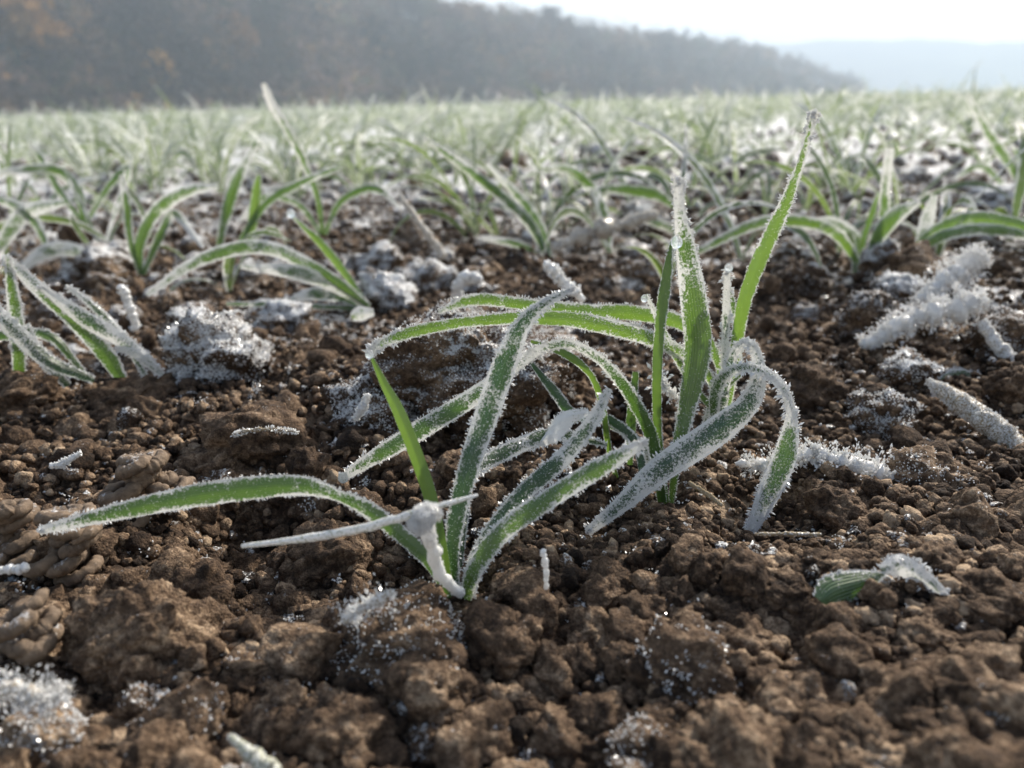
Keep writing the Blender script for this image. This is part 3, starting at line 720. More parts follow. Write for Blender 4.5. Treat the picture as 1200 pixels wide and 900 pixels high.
leaf(A, o, [(548, 700, .218), (560, 650, .222), (605, 585, .232), (660, 535, .240), (695, 490, .246), (714, 455, .250)],
     [14, 26, 26, 26, 20, 8], [.2, .3, .3, .4, .6, .8], .1, roll=.3)
leaf(A, o, [(535, 690, .222), (545, 600, .240), (548, 558, .250), (590, 530, .262), (640, 510, .270), (676, 512, .276), (712, 522, .284)],
     [8, 12, 20, 24, 20, 14, 6], [.2, .2, .3, .3, .4, .4, .3], .2, roll=.2)
leaf(A, o, [(630, 520, .268), (645, 506, .269), (662, 490, .270), (690, 482, .271)], [14, 30, 26, 8], .85, 1.0, csize=.0007, crys=1.6, vee=.5, roll=[.2,.8,.4,.2], mat=STEM, name='dead_leaf_tip', label='yellowish withered leaf tip')

def stick(name, pts, rpx, label, cat, frost=.6, crys=400, csize=.0012, mat=None, spread=0., ns=9, parent=None, n=30, group=None, rough=.18, up=.3):
    g = GL; lift = .95 if pts[0][2] > .22 else 1.0; P = np.array([at(a_, b_, c_ * lift) for a_, b_, c_ in pts]); dep = (P - CAM) @ F0; rr = np.asarray(rpx, float) * dep / FPX
    c = spline(P, n); r_ = np.maximum(spline(rr[:, None].repeat(3, 1), n)[:, 0], rr.min() * .4); org = c[0].copy()
    r_ = r_ * (1 + rough * g.normal(size=n)); c = c + g.normal(size=c.shape) * (r_ * .12)[:, None]
    v, f = tube(c, r_, ns)
    e = empty(name, org, label, cat, group)
    obj('stalk', mesh('stalk', v - org, f, attrs=dict(frost=np.full(len(v), frost)), mats=[mat or STRAW]), e)
    if crys:
        t = g.random(crys) * (n - 1.001); i = t.astype(int); T = unit(np.gradient(c, axis=0))[i]
        d = unit(np.cross(T, g.normal(size=(crys, 3)))); p = c[i] * (1 - (t - i))[:, None] + c[i + 1] * (t - i)[:, None] + d * (r_[i] * .9)[:, None]
        if spread:
            q = g.random(crys) < .6; p = p + (d * (g.random((crys, 1)) ** 1.5) * spread * (r_[i] * 4)[:, None] + [0, 0, .0] ) * q[:, None]
        L = csize * g.uniform(.35, 1.3, crys) * np.clip(.75 + .8 * vn3(p / .0035, 7), .2, 1.7)
        if spread: p = p + d * (np.clip(vn3(p / .005, 17), -.4, 1) * r_[i] * .8)[:, None]
        obj('frost', frost_mesh(p - org, d + g.normal(size=(crys, 3)) * .4 + [0, 0, up], L, L * .28, g), e)
    return e
# white shrivelled stalk with a knot in front of the left seedling
stick('frosted_stalk', [(541, 697, .203), (515, 672, .199), (506, 640, .196), (500, 612, .194), (497, 598, .193)], [6, 7, 8, 9, 8],
      'shrivelled white stalk with a knot, standing in front of the left seedling', 'stalk', .8, 2200, .0006, STEM, rough=.12)
kc = at(500, 602, .192); kr = 14 * float((kc - CAM) @ F0) / FPX; kv, kf = clod_shape(4, 88, -.5); kn = vnormals(kv, kf); kv = kv * kr * .8; kv2 = kv[:, [1, 2, 0]] * .75 + np.array([-.8, -.2, -.75]) * kr; kf = np.vstack([kf, kf + len(kv)]); kv = np.vstack([kv, kv2]); kn = vnormals(kv, kf)
ko = obj('frost_knot', mesh('frost_knot', kv, kf, mats=[FROST]), loc=kc.tolist(), label='blurred white knot of frost on top of the shrivelled stalk', cat='frost')
ki = GL.integers(0, len(kv), 4200); obj('frost', frost_mesh(kv[ki], kn[ki] + GL.normal(size=(4200, 3)) * .5, GL.uniform(.0003, .0012, 4200), .00013, GL), ko)
stick('straw', [(284, 640, .196), (350, 632, .195), (410, 622, .194), (470, 606, .192), (510, 594, .194), (560, 580, .198)], [2.5, 4.5, 5, 5, 4, 2],
      'thin pale straw lying slantwise across the left seedling', 'straw', .65, 500, .00035, STEM, rough=.05)
stick('straw', [(-20, 669, .205), (28, 666, .205)], [5, 5], 'white straw end poking in at the left edge', 'straw', .9, 200, .0005, STEM)

# --- right sharp seedlings
B = plant(782, 582, 'tall sharp wheat seedling right of centre with a broad upright leaf', group='sharp wheat seedlings at the centre'); o = B.location[:]
leaf(B, o, [(786, 592, .276), (792, 535, .279), (806, 470, .284), (817, 410, .287), (812, 350, .289), (803, 290, .291), (796, 245, .292), (795, 208, .293)],
     [8, 18, 28, 38, 38, 28, 15, 15], [.15, .15, .22, .18, .25, .4, .7, 1.0], .50, roll=[.5, .4, .2, .1, .1, .1, 0, 0], n=64, csize=.0011, label='broad upright leaf with frosted edges')
leaf(B, o, [(780, 592, .274), (772, 530, .275), (769, 470, .276), (771, 400, .279), (778, 340, .281), (787, 283, .283)],
     [10, 13, 14, 16, 17, 6], [0, 0, .0, .05, .05, .3], .62, roll=.35, csize=.0007, drop=(793, 284, .281, 7))
leaf(B, o, [(776, 590, .273), (765, 520, .272), (742, 470, .270), (708, 428, .268), (672, 406, .266), (640, 408, .265), (606, 428, .264), (560, 462, .262), (480, 512, .262), (432, 540, .264), (400, 562, .266)],
     [12, 18, 20, 20, 18, 15, 18, 26, 28, 20, 10], [.05, .05, .15, .45, .65, .7, .6, .35, .25, .5, .8], .30, roll=[.1, .2, .3, .7, .7, .5, .3, .1, .1, .1, .2], n=84, drop=(402, 560, .265, 6), label='long thin leaf arching left and down to the soil')
leaf(B, o, [(722, 560, .292), (712, 520, .292), (706, 478, .291), (692, 440, .289), (662, 415, .287), (622, 400, .286)],
     [8, 9, 9, 10, 13, 5], [0, 0, .0, .05, .2, .4], .80, roll=.3, csize=.0006)
leaf(B, o, [(738, 545, .300), (740, 490, .302), (745, 436, .304)], [8, 15, 9], [.1, .05, .1], .35, csize=.0005)
leaf(B, o, [(757, 580, .268), (745, 520, .285), (712, 492, .295), (672, 486, .300), (650, 460, .305), (622, 425, .312)], [8, 14, 14, 15, 15, 6], .2, .05, roll=.2, csize=.0006)
leaf(B, o, [(770, 575, .272), (765, 545, .282), (735, 508, .290), (715, 500, .296)], [6, 16, 16, 6], .45, .3, csize=.0006)
Cp = plant(850, 505, 'sharp wheat seedling behind right with one very tall leaf and two white arching leaves', group='sharp wheat seedlings at the centre'); o = Cp.location[:]
leaf(Cp, o, [(846, 510, .318), (855, 450, .316), (864, 395, .315), (873, 350, .314), (892, 300, .313), (914, 252, .312), (936, 195, .311), (947, 155, .310), (955, 130, .310)],
     [12, 16, 18, 20, 22, 20, 12, 10, 14], [.1, .1, .1, .08, .05, .2, .35, .5, .9], .95, roll=[.3, .3, .2, .1, 0, .2, .5, .5, .2], n=76, csize=.0012, label='very tall glowing yellow green leaf')
leaf(Cp, o, [(846, 508, .315), (848, 440, .312), (850, 380, .310), (852, 316, .308)], [8, 10, 11, 9], [.5, .6, .7, .95], .2, csize=.0011, roll=.3, drop=(854, 314, .307, 5))
leaf(Cp, o, [(868, 430, .318), (862, 375, .320), (853, 330, .322)], [6, 10, 5], .5, .5, csize=.0009)
leaf(Cp, o, [(852, 505, .312), (840, 420, .322), (800, 380, .330), (740, 368, .334), (690, 366, .335), (620, 358, .334), (556, 352, .332), (514, 366, .331)],
     [8, 14, 22, 24, 22, 18, 18, 6], [.2, .3, .3, .2, .25, .3, .3, .8], .85, roll=[.2, .3, .3, .4, .3, .4, .3, .2], n=70, csize=.0013, label='upper horizontal leaf reaching left')
leaf(Cp, o, [(850, 510, .310), (832, 445, .306), (785, 408, .302), (720, 386, .299), (650, 374, .297), (560, 377, .294), (490, 388, .291), (450, 402, .288), (433, 416, .286)],
     [8, 14, 22, 26, 22, 18, 18, 14, 8], [.2, .3, .45, .15, .2, .35, .2, .5, .9], .92, roll=[.2, .3, .5, .4, .3, .4, .3, .3, .2], n=80, csize=.0013, label='lower horizontal leaf arching left to a white tip')
leaf(Cp, o, [(842, 515, .305), (852, 440, .300), (862, 410, .298), (880, 402, .296), (890, 432, .293), (880, 470, .284), (840, 506, .276), (775, 550, .264), (730, 590, .258), (688, 624, .254)],
     [10, 13, 14, 14, 20, 30, 42, 38, 24, 12], [.5, .6, .7, .8, .75, .6, .62, .6, .6, .9], .05, roll=[.2, .2, .4, .5, .3, .1, .1, .1, .1, .1], n=84, csize=.0009, label='broad grey white leaf folded down to the soil')
leaf(Cp, o, [(836, 500, .296), (838, 460, .294), (852, 437, .291), (880, 430, .288), (910, 444, .284), (928, 480, .281), (922, 530, .276), (902, 575, .270), (880, 624, .262)],
     [8, 17, 16, 15, 17, 17, 32, 32, 14], [.2, .25, .6, .8, .8, .85, .4, .45, .95], .35, roll=[.1, .1, .5, .5, .6, .6, .1, 0, .2], n=80, csize=.0013, label='arching white leaf hanging down at the right')
leaf(Cp, o, [(835, 480, .300), (812, 452, .303), (785, 405, .305), (757, 345, .306)], [8, 11, 12, 5], [.1, .1, .3, .7], .7, csize=.0009, roll=.4, drop=(755, 350, .305, 4))
leaf(Cp, o, [(820, 520, .300), (835, 470, .302), (868, 440, .306)], [5, 8, 5], .5, .6, csize=.0008)

# --- seedling at left edge
D = plant(140, 438, 'frosty spreading wheat seedling at the left edge', group='nearer wheat seedlings behind the centre'); o = D.location[:]
leaf(D, o, [(142, 445, .400), (120, 412, .398), (80, 370, .395), (40, 335, .392), (5, 300, .390)], [16, 26, 24, 20, 8], [.2, .25, .4, .6, .9], .5, roll=.3)
leaf(D, o, [(190, 440, .402), (150, 405, .398), (100, 375, .393), (45, 335, .390)], [10, 20, 24, 6], [.5, .5, .6, .9], .2, roll=.3)
leaf(D, o, [(22, 450, .395), (20, 400, .392), (15, 350, .390), (8, 300, .388)], [14, 20, 18, 7], [.2, .25, .4, .8], .6, roll=.3)
leaf(D, o, [(170, 440, .405), (140, 390, .405), (105, 355, .405), (78, 335, .405)], [8, 12, 10, 5], [.6, .6, .7, .9], .2, crys=.7)
leaf(D, o, [(110, 445, .398), (60, 425, .39), (25, 395, .385), (-10, 360, .38)], [10, 20, 24, 20], [.4, .4, .5, .6], .15)
leaf(D, o, [(80, 452, .395), (50, 420, .392), (30, 380, .390)], [10, 16, 6], .4, .1)
leaf(D, o, [(100, 440, .402), (60, 395, .40), (10, 392, .398), (-20, 398, .396)], [8, 14, 16, 12], .3, .4)
leaf(D, o, [(185, 432, .400), (165, 415, .398), (135, 408, .396)], [4, 14, 6], [.8, .9, .9], .2)

def simple(px, py, label, leaves, Y, fr=.35, cs=.0011, cr=.5, group='nearer wheat seedlings behind the centre'):
    e = plant(px, py, label, group=group); o_ = e.location[:]
    for L_ in leaves:
        pts, ws = L_[0], L_[1]; f_ = L_[2] if len(L_) > 2 else [fr * .6, fr, fr, .85]; t_ = L_[3] if len(L_) > 3 else .5; dr = L_[4] if len(L_) > 4 else None
        leaf(e, o_, [(a, b, Y + (p[2] if len(p) > 2 else 0)) for p in pts for a, b in [p[:2]]], ws, f_, t_, roll=.3, n=30, crys=cr, csize=cs, drop=dr)
    return e
simple(425, 352, 'wheat seedling left of centre with a pair of long leaves drooping left', [
    ([(432, 360), (400, 335, -.01), (350, 305, -.02), (300, 290, -.03), (235, 305, -.04), (172, 346, -.05)], [10, 16, 20, 22, 18, 8], [.2, .35, .5, .35, .4, .8]),
    ([(430, 358), (390, 335, -.01), (345, 320, -.025), (282, 312, -.03)], [12, 20, 22, 8], [.3, .5, .55, .8], .35),
    ([(424, 350), (402, 318, .01), (375, 285, .01), (343, 254, 0)], [8, 12, 12, 4], [0, .05, .1, .4], .9, (341, 250, .57, 5)),
    ([(432, 362), (400, 348, 0), (365, 345, -.02), (340, 352, -.03)], [8, 22, 18, 6], [.2, .3, .5, .8], .2),
    ([(425, 362), (340, 358, -.03), (265, 356, -.04)], [6, 10, 5], .4, .4)], .575)
simple(635, 296, 'wheat seedling behind the centre with two long leaves leaning left', [
    ([(642, 305), (622, 265, .01), (590, 232, .01), (545, 197, .01), (497, 162, 0)], [8, 16, 16, 14, 6]),
    ([(645, 305), (632, 265, .01), (605, 228, .02), (570, 192, .02)], [8, 15, 13, 5], [.3, .5, .5, .8]),
    ([(640, 302), (610, 288, -.02), (570, 280, -.03), (562, 284, -.03)], [6, 12, 10, 5], [.5, .6, .7, .9]),
    ([(642, 300), (622, 306, -.03), (618, 326, -.05)], [6, 12, 5], [.6, .8, .9])], .78)
simple(1022, 322, 'bright seedling right with a stubby leaf standing upright and leaves spreading both ways', [
    ([(1020, 328), (1022, 290, 0), (1045, 255, -.01), (1078, 236, -.02)], [8, 16, 26, 8], [.2, .3, .3, .9]),
    ([(1030, 315), (1035, 270, .01), (1037, 220, .01), (1042, 174, .0)], [10, 14, 14, 12], [.2, .3, .4, 1.0]),
    ([(1008, 315), (985, 280, 0), (950, 262, -.01), (890, 262, -.03), (818, 295, -.06)], [10, 16, 18, 18, 10], [.2, .2, .4, .5, .6], .75),
    ([(1075, 300), (1085, 260, .01), (1095, 228, .01)], [8, 20, 8], [.5, .6, .8]),
    ([(1060, 310), (1090, 275, -.01), (1140, 256, -.02), (1215, 268, -.03)], [10, 20, 26, 20], [.1, .15, .2, .3], .9),
    ([(1060, 312), (1095, 280, -.02), (1150, 268, -.03), (1210, 276, -.03)], [8, 16, 18, 14], [.3, .3, .3, .3], .8),
    ([(1005, 318), (1012, 280, .02), (1025, 240, .03), (1030, 225, .03)], [6, 9, 8, 4], [.1, .1, .2, .5], .9),
    ([(1010, 310, .02), (1000, 278, .04), (970, 262, .05), (940, 268, .05)], [8, 18, 20, 8], [.5, .6, .6, .8])], .66)
simple(378, 268, 'lone wheat seedling with a very tall leaf rising past the horizon at the left', [
    ([(378, 275), (372, 232), (358, 195, -.01), (338, 155, -.03), (318, 122, -.04), (309, 98, -.05)], [7, 9, 11, 12, 12, 7], [.2, .3, .4, .4, .8, 1.0], .6),
    ([(380, 275), (400, 235), (440, 220), (470, 245)], [6, 11, 12, 5]),
    ([(376, 275), (350, 240), (310, 232), (280, 260)], [6, 10, 11, 5])], .88)
simple(168, 318, 'blurred seedling with a broad curling leaf at the left', [
    ([(166, 322), (162, 290), (180, 250), (215, 225, -.02), (255, 218, -.03)], [10, 15, 19, 18, 7], [.1, .2, .3, .5, .7]),
    ([(165, 322), (152, 280), (148, 240), (142, 205)], [8, 11, 11, 5]), ([(168, 320), (190, 270), (205, 250), (238, 290, -.03)], [7, 13, 13, 5])], .70)
simple(262, 290, 'blurred seedling with a pointed spear like leaf at the left', [
    ([(255, 300), (262, 260), (275, 215), (299, 166)], [8, 14, 18, 6], [.1, .2, .3, .7]),
    ([(285, 300), (295, 262), (300, 225), (303, 205)], [8, 14, 14, 5], [0, .0, .1, .3], .95),
    ([(270, 300), (310, 240), (350, 215), (400, 195, -.02)], [6, 12, 12, 5], [.1, .2, .3, .6])], .78)
simple(30, 300, 'whitish blurred seedling with a broad bent leaf at the left edge', [
    ([(-12, 305), (8, 275), (30, 248), (75, 237, -.02)], [10, 20, 22, 10], [.5, .6, .6, .8]),
    ([(55, 290), (40, 260), (15, 240), (-20, 230)], [8, 16, 16, 10], [.5, .5, .6, .8]),
    ([(120, 310), (90, 295), (55, 295, -.02), (20, 320, -.04)], [8, 20, 22, 8], [.6, .6, .6, .8])], .74)
simple(98, 250, 'blurred seedling with one leaf arching over to the left', [
    ([(98, 262), (90, 222), (65, 200), (20, 200, -.02), (-20, 210, -.03)], [8, 14, 15, 12, 6]), ([(98, 262), (70, 225), (50, 190), (35, 170)], [6, 10, 10, 4]),
    ([(100, 262), (130, 215), (150, 200), (125, 280, -.1)], [6, 11, 10, 4])], .95)
simple(1195, 215, 'blurred upright seedling at the right edge', [
    ([(1200, 225), (1185, 195), (1160, 160), (1134, 112)], [8, 14, 14, 6]), ([(1190, 225), (1196, 190), (1185, 170)], [6, 12, 4]),
    ([(1180, 222), (1150, 195), (1118, 210)], [5, 11, 5]), ([(1205, 220), (1215, 180), (1240, 150)], [6, 10, 4])], 1.2)
simple(772, 262, 'low green seedling half hidden behind the tallest broad leaf', [
    ([(790, 242), (765, 228, -.02), (715, 222, -.05), (690, 228, -.07)], [8, 18, 14, 6], [.2, .2, .4, .7]),
    ([(815, 280), (795, 272, -.03), (770, 262, -.05), (745, 255, -.06)], [6, 14, 14, 6], [.5, .4, .5, .7]),
    ([(705, 262), (695, 225, -.0), (660, 198), (610, 208)], [6, 14, 14, 5], [.2, .2, .3, .7])], .95)

# ------------------------------------------------------------------ debris
S = stick
S('rime_covered_straw', [(1078, 352, .52), (1105, 330, .53), (1130, 312, .54), (1152, 296, .55)], [6, 8, 8, 5], 'fluffy white straw thick with feathery rime at the right', 'straw', 1., 6500, .0019, spread=.3, up=.3, rough=.35)
S('rime_covered_straw', [(1010, 406, .46), (1045, 386, .465), (1085, 368, .47), (1125, 358, .47), (1158, 352, .47)], [4, 7, 10, 9, 3], 'feathery rime stick pointing left below the fluffy straw', 'straw', 1., 6000, .0019, spread=.3, up=.3, rough=.35)
S('rime_covered_straw', [(862, 543, .298), (905, 545, .300), (950, 532, .306), (980, 540, .303), (1010, 548, .300), (1045, 560, .296)], [4, 6, 9, 8, 9, 6], 'lumpy straw crusted with big white frost crystals right of the hanging leaf', 'straw', 1., 4200, .0016, spread=.4, rough=.4)
S('frosted_stalk', [(1088, 446, .385), (1120, 468, .372), (1160, 497, .355), (1215, 545, .33)], [4, 12, 14, 15], 'thick frost coated stalk running off the right edge', 'stalk', .5, 4200, .0011, up=.4, rough=.06)
S('frosted_twig', [(1152, 380, .455), (1175, 412, .44), (1212, 452, .42)], [7, 8, 8], 'short frosted twig at the right edge above the thick stalk', 'twig', .6, 1300, .0010, up=.4, rough=.08)
S('frosted_twig', [(468, 228, .72), (492, 262, .715), (520, 300, .71)], [3, 4, 5], 'pale frosted twig standing in the blurred rows left of centre', 'twig', .5, 900, .0012)
S('frosted_twig', [(600, 328, .63), (612, 318, .63), (640, 320, .63)], [0.1, 0.1, 0.1], 'x', 'twig') if False else None
S('frosted_twig', [(536, 348, .58), (537, 333, .58), (548, 326, .58), (563, 326, .58)], [6, 7, 8, 5], 'small hooked white sprout above the horizontal leaves', 'twig', .9, 700, .0009)
S('frosted_twig', [(683, 352, .46), (668, 338, .46), (655, 325, .46), (640, 308, .46)], [4, 6, 6, 5], 'little rime covered twig behind the leaf tips', 'twig', 1., 900, .0018)
S('frosted_twig', [(160, 385, .50), (152, 360, .50), (143, 335, .50)], [5, 5, 6], 'thin crooked white twig behind the left edge seedling', 'twig', 1., 900, .0013)
S('frosted_twig', [(640, 690, .200), (640, 668, .200), (636, 645, .200)], [2.5, 3, 4], 'tiny white frost stem standing right of the left seedling base', 'twig', 1., 200, .0004, STEM)
S('straw', [(808, 566, .262), (826, 577, .258), (846, 592, .253)], [2.6, 3, 2.6], 'short pale straw between the two white leaves', 'straw', .25, 120, .0003, rough=.06)
S('straw', [(885, 626, .238), (925, 626, .238), (962, 627, .237)], [2, 3, 2.5], 'thin flat straw right of the hanging leaf tip', 'straw', .4, 160, .0003)
S('frosted_twig', [(400, 728, .180), (425, 712, .180), (462, 693, .181)], [3.5, 5, 4], 'white frost sprig on the frost rimmed clod', 'twig', .6, 900, .0010, spread=.9, rough=.4)
S('frosted_twig', [(268, 862, .140), (290, 880, .137), (320, 905, .133)], [3, 8, 11], 'pale pointed shard at the bottom edge', 'twig', .45, 300, .0005, STEM, rough=.1)
S('rime_covered_straw', [(-15, 815, .150), (20, 808, .150), (55, 820, .149), (82, 806, .150)], [6, 9, 8, 4], 'fluffy white frost crust in the bottom left corner', 'straw', .55, 1900, .0011, spread=.5, rough=.35)
S('frosted_twig', [(1098, 870, .139), (1115, 850, .141), (1128, 838, .142)], [6, 10, 6], 'white frost flake in the bottom right', 'twig', .9, 500, .0007)
S('frosted_twig', [(415, 492, .335), (425, 478, .335), (432, 462, .335)], [3, 5, 3], 'white frost flake on the soil left of the centre', 'twig', 1., 500, .0009)
S('frosted_twig', [(272, 510, .300), (290, 505, .301), (322, 503, .301), (350, 507, .300)], [1.5, 2.2, 1.8, .8], 'low frosted root fragment on the left soil', 'twig', .35, 420, .0011, rough=.3)
S('frosted_twig', [(60, 546, .28), (75, 543, .28), (95, 530, .283)], [3, 3.5, 2], 'small frosted root fragment above the worm casts', 'twig', .9, 500, .0009)
S('straw', [(650, 290, .70), (690, 272, .71), (730, 262, .72), (770, 250, .73)], [7, 9, 8, 5], 'thick frosted straw lying in front of the long frost capped clod', 'straw', .5, 2600, .0013, spread=.5, rough=.3)
S('frosted_twig', [(770, 432, .33), (776, 450, .33), (800, 470, .33)], [2, 3, 2], 'hair thin rime sprig between the sharp leaves', 'twig', 1., 420, .0020, spread=1.2)

Bk = plant(1035, 700, 'broken leaf piece on the soil, dark green at one end and white at the other', name='broken_leaf', cat='leaf'); o = Bk.location[:]
leaf(Bk, o, [(962, 705, .186), (978, 692, .188), (1010, 682, .190), (1037, 672, .192)], [24, 46, 38, 8], [-.1, .0, .35, .8], .45, csize=.0008, vee=.5)
leaf(Bk, o, [(1033, 668, .192), (1055, 662, .193), (1085, 680, .189), (1110, 698, .186)], [10, 30, 24, 10], [.7, .6, .7, .9], .3, csize=.0010, vee=.5)
Fl = plant(1125, 440, 'small curled green leaf tip behind the thick frosted stalk', name='curled_leaf', cat='leaf'); o = Fl.location[:]
leaf(Fl, o, [(1100, 448, .40), (1118, 438, .405), (1150, 440, .405)], [7, 14, 6], [.5, .5, .8], .4, csize=.0011)
leaf(plant(425, 370, 'oval pale ice flake with a yellow edge beside the knobbly white clod', name='ice_flake', cat='flake'), gnd(425, 370).tolist() + [Hs(*gnd(425, 370))],
     [(412, 372, .50), (422, 368, .50), (438, 366, .50)], [12, 22, 10], .8, 1.0, crys=.2, csize=.0008)

def cast(px, py, rpx, label, turns, seed, Y, wr=8.0, kind='worm_cast'):
    """coiled strings of a worm cast heaped on the soil"""
    g = np.random.default_rng(seed); c0 = at(px, py, Y); dep = float((c0 - CAM) @ F0); s = dep / FPX
    x0, y0 = c0[0], c0[1]; z0 = max(c0[2] - rpx * s * .3, Hs(x0, y0) + wr * s * .3); V = []; Fq = [[], []]; o_ = 0
    for q in range(turns):
        cx, cy = g.normal(size=2) * rpx * s * .34 * (1.15 - .7 * q / turns); cz = z0 + rpx * s * (1.5 * q / turns) - abs(cx + cy) * .2
        a0 = g.uniform(0, 6.3); sw = g.uniform(3.5, 8); rad = rpx * s * g.uniform(.22, .46)
        t = np.linspace(0, 1, 40); a = a0 + sw * t + .3 * np.sin(t * 9)
        p = np.stack([cx + rad * np.cos(a) * (1 - .25 * t), cy + rad * np.sin(a) * (1 - .2 * t), cz + wr * s * .9 * t + .2 * rad * np.sin(a * 1.3)], 1)
        wr_ = wr * s * g.uniform(.8, 1.15) * (1 + .10 * np.sin(t * 70 + g.random() * 5)) * np.minimum(1, .45 + 6 * np.minimum(t, 1 - t)) * np.ones(40)
        v, f = tube(p, wr_, 12); V.append(v); Fq[0].append(f[0] + o_); Fq[1].append(f[1] + o_); o_ += len(v)
    V = np.vstack(V); n1 = V.copy(); V = V + (fbm3(V / .002, 3, seed)[:, None] * .00032)
    me = mesh(kind, V, [np.vstack(Fq[0]), np.vstack(Fq[1])], attrs=dict(frost=.18 + .3 * vn3(V / .006, seed)), mats=[CAST])
    return obj(kind, me, loc=(x0, y0, 0), label=label, cat='worm cast', group='worm casts')
cast(178, 585, 48, 'worm cast of thick brown strings just above the drooping leaf tip', 14, 41, .262)
cast(95, 652, 50, 'worm cast of stacked rings below the drooping leaf tip', 11, 43, .228, 8)
cast(18, 640, 46, 'worm cast at the left edge beside the white straw end', 11, 45, .232, 8)
cast(45, 752, 44, 'worm cast of olive strings lowest at the left edge', 10, 46, .185, 9)

# ------------------------------------------------------------------ rows of wheat behind
def blades(n, base, az, el0, bend, L, W, ns, na, g, twist=None):
    """n curved blades at once; returns vertices (n, ns+1, na, 3) and along/across"""
    s = np.linspace(0, 1, ns + 1)[None]; el = el0[:, None] - bend[:, None] * s ** 1.4
    a = az[:, None] + (g.normal(size=(n, 1)) * .35) * s
    d = np.stack([np.cos(el) * np.cos(a), np.cos(el) * np.sin(a), np.sin(el)], -1)
    p = np.concatenate([np.zeros((n, 1, 3)), np.cumsum((d[:, 1:] + d[:, :-1]) * .5, 1)], 1) * (L / ns)[:, None, None] + base[:, None]
    sd_ = np.stack([-np.sin(a), np.cos(a), np.zeros_like(a)], -1); nn = np.cross(d, sd_)
    tw = (g.normal(size=n) * .5 if twist is None else twist)[:, None] + s * g.normal(size=(n, 1)) * .9
    sd2 = sd_ * np.cos(tw)[..., None] + nn * np.sin(tw)[..., None]; n2 = np.cross(d, sd2)
    wp = W[:, None] * np.clip(np.minimum(.55 + 1.6 * s, 1.6 * (1 - s) ** .55 + .12), .12, 1)
    u = np.linspace(-1, 1, na)
    return p[:, :, None] + (sd2 * wp[..., None] * .5)[:, :, None] * u[None, None, :, None] + (n2 * wp[..., None] * .09)[:, :, None] * np.abs(u)[None, None, :, None]
def bl_mesh(V, frost, tint):
    n, m_, k, _ = V.shape; idx = np.arange(n * m_ * k).reshape(n, m_, k)
    f = np.stack([idx[:, :-1, :-1], idx[:, :-1, 1:], idx[:, 1:, 1:], idx[:, 1:, :-1]], -1).reshape(-1, 4)
    t = np.linspace(0, 1, m_); uv = np.stack(np.broadcast_arrays(np.linspace(0, 1, k)[None, None], t[None, :, None], ), -1); uv = np.broadcast_to(uv, (n, m_, k, 2)).reshape(-1, 2)
    fr = np.broadcast_to(frost[:, None, None] + .35 * t[None, :, None] ** 3, (n, m_, k)).ravel(); ti = np.broadcast_to(tint[:, None, None], (n, m_, k)).ravel()
    return mesh('leaf', V.reshape(-1, 3), f, uv=uv, attrs=dict(frost=fr, tint=ti), mats=[LEAFFAR])
def pars(n, g):
    return g.uniform(0, 6.283, n), R(1) * g.uniform(48, 86, n), g.uniform(.3, 2.9, n), g.uniform(.075, .150, n) + .08 * g.random(n) ** 4, g.uniform(.0045, .0095, n)
g = np.random.default_rng(21)
protos = []
for q in range(16):
    nl = g.integers(3, 6); az, el, be, L, W = pars(nl, g); az = np.arange(nl) * 2.4 + g.normal(size=nl) * .5
    lv = []
    for i in range(nl):
        s_ = slice(i, i + 1); V = blades(1, np.zeros((1, 3)), az[s_], el[s_], be[s_], L[s_], W[s_], 14, 5, g)
        lv.append(bl_mesh(V, np.array([g.uniform(.05, .5)]), np.array([g.uniform(-.1, .8)])))
    protos.append(lv)
def dens(x, y):
    """fewer seedlings on the bare near soil"""
    side = x / y
    d = np.clip((y - .56) / .40, .0, 1) ** .7
    d = np.where(side < -.25, np.maximum(d, np.clip((y - .52) / .25, 0, 1) * .9), d)
    return d
M = 90000; yy = np.sqrt(g.uniform(.5 ** 2, 11 ** 2, M)); xx = g.uniform(-.85, .85, M) * (yy + .1)
row = .13; rx = xx * math.cos(.35) + yy * math.sin(.35); ry = -xx * math.sin(.35) + yy * math.cos(.35)
rx = np.round(rx / row) * row + g.normal(size=M) * .022; xx = rx * math.cos(.35) - ry * math.sin(.35); yy = rx * math.sin(.35) + ry * math.cos(.35)
keep = (g.random(M) < dens(xx, np.maximum(yy, .01)) * (.085 + .045 * np.clip((yy - 1.5) / 3, 0, 1)) * np.clip(.85 + 1.7 * vn2(xx / .16, yy / .16, 400), .15, 2)) & (yy > .5); xx, yy = xx[keep], yy[keep]
heroes = [gnd(*p) for p in ((425, 352), (635, 296), (1022, 322), (378, 268), (168, 318), (262, 290), (30, 300), (98, 250), (1195, 215), (772, 262), (140, 438))]
ok = np.ones(len(xx), bool)
for h_ in heroes: ok &= np.hypot(xx - h_[0], yy - h_[1]) > .05
xx, yy = xx[ok], yy[ok]; zz = H(xx, yy)
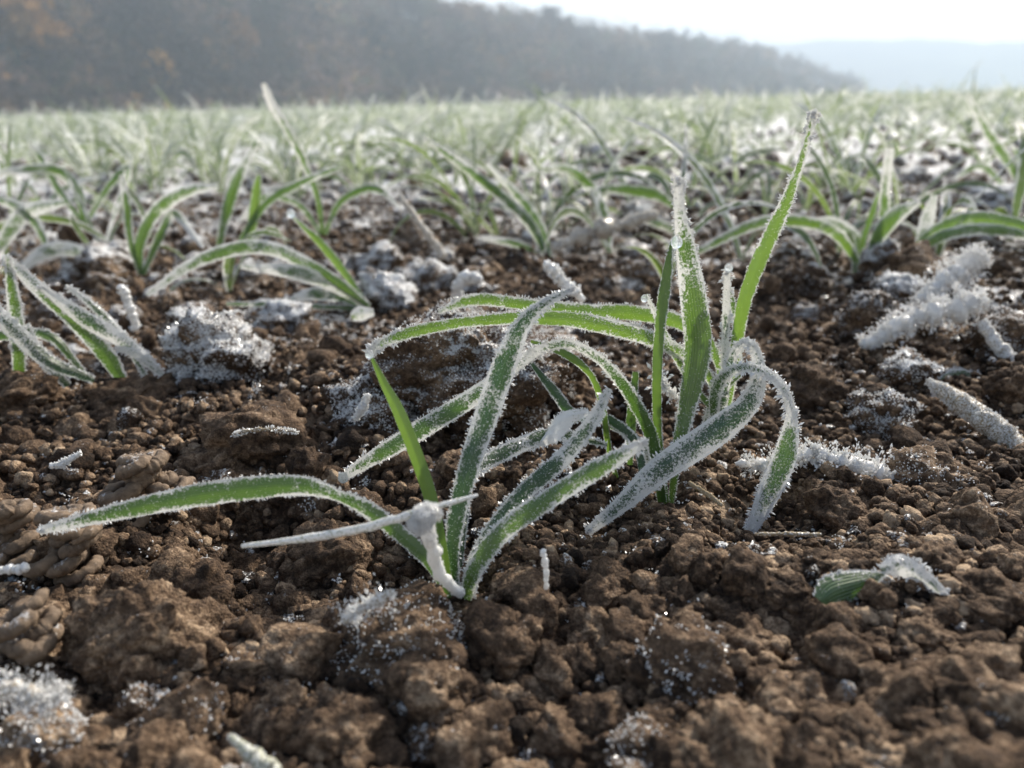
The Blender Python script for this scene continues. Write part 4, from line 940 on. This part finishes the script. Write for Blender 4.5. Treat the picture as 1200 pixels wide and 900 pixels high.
print('row seedlings', len(xx))
order = np.argsort(yy); ind = 0; rest = []
def wl(x, y):
    s = x / y
    side = 'at the far left' if s < -.42 else 'left of the middle' if s < -.12 else 'in the middle' if s < .12 else 'right of the middle' if s < .42 else 'at the far right'
    dist = 'first' if y < .95 else 'second' if y < 1.25 else 'third'
    return 'blurred frosty wheat seedling in the %s rows %s' % ({'first': 'nearest', 'second': 'middle', 'third': 'farther'}[dist], side)
for i in order:
    if ind < 280 and abs(xx[i]) < .70 * (yy[i] + .05):
        ind += 1; e = empty('wheat_seedling', (xx[i], yy[i], zz[i] - .002), wl(xx[i], yy[i]), 'seedling', 'wheat seedlings in the blurred rows')
        e.rotation_euler = (0, 0, g.uniform(0, 6.28)); s_ = g.uniform(.8, 1.3); e.scale = (s_, s_, s_)
        for me in protos[g.integers(16)]: obj('leaf', me, e)
    else: rest.append(i)
rest = np.array(rest); nb = 4
bx = np.repeat(xx[rest], nb); by = np.repeat(yy[rest], nb); bz = np.repeat(zz[rest], nb); n = len(bx)
az, el, be, L, W = pars(n, g); L = L * np.repeat(g.uniform(.75, 1.45, len(rest)), nb)
V = blades(n, np.stack([bx, by, bz - .002], 1), az, el, be, L, W, 6, 2, g)
me1 = bl_mesh(V, g.uniform(.0, .6, n), g.uniform(-.1, .7, n)); me1.name = 'wheat_crop'
obj('wheat_crop', me1, label='mass of frosty young wheat filling the farther rows', cat='wheat', kind='stuff')
n = 32000; yy = np.exp(g.uniform(math.log(10.5), math.log(140), n)); xx = g.uniform(-.85, .85, n) * yy; zz = H(xx, yy)
az, el, be, L, W = pars(n, g); sc = 1 + .06 * np.maximum(yy - 10, 0) ** .8
V = blades(n, np.stack([xx, yy, zz], 1), az, el, be * .8, L * 1.0, W * sc * 1.6, 3, 2, g)
me2 = bl_mesh(V, g.uniform(.0, .55, n), g.uniform(-.1, .7, n)); me2.name = 'far_crop'
obj('wheat_crop', me2, label='distant frosty wheat running to the brow of the field', cat='wheat', kind='stuff')
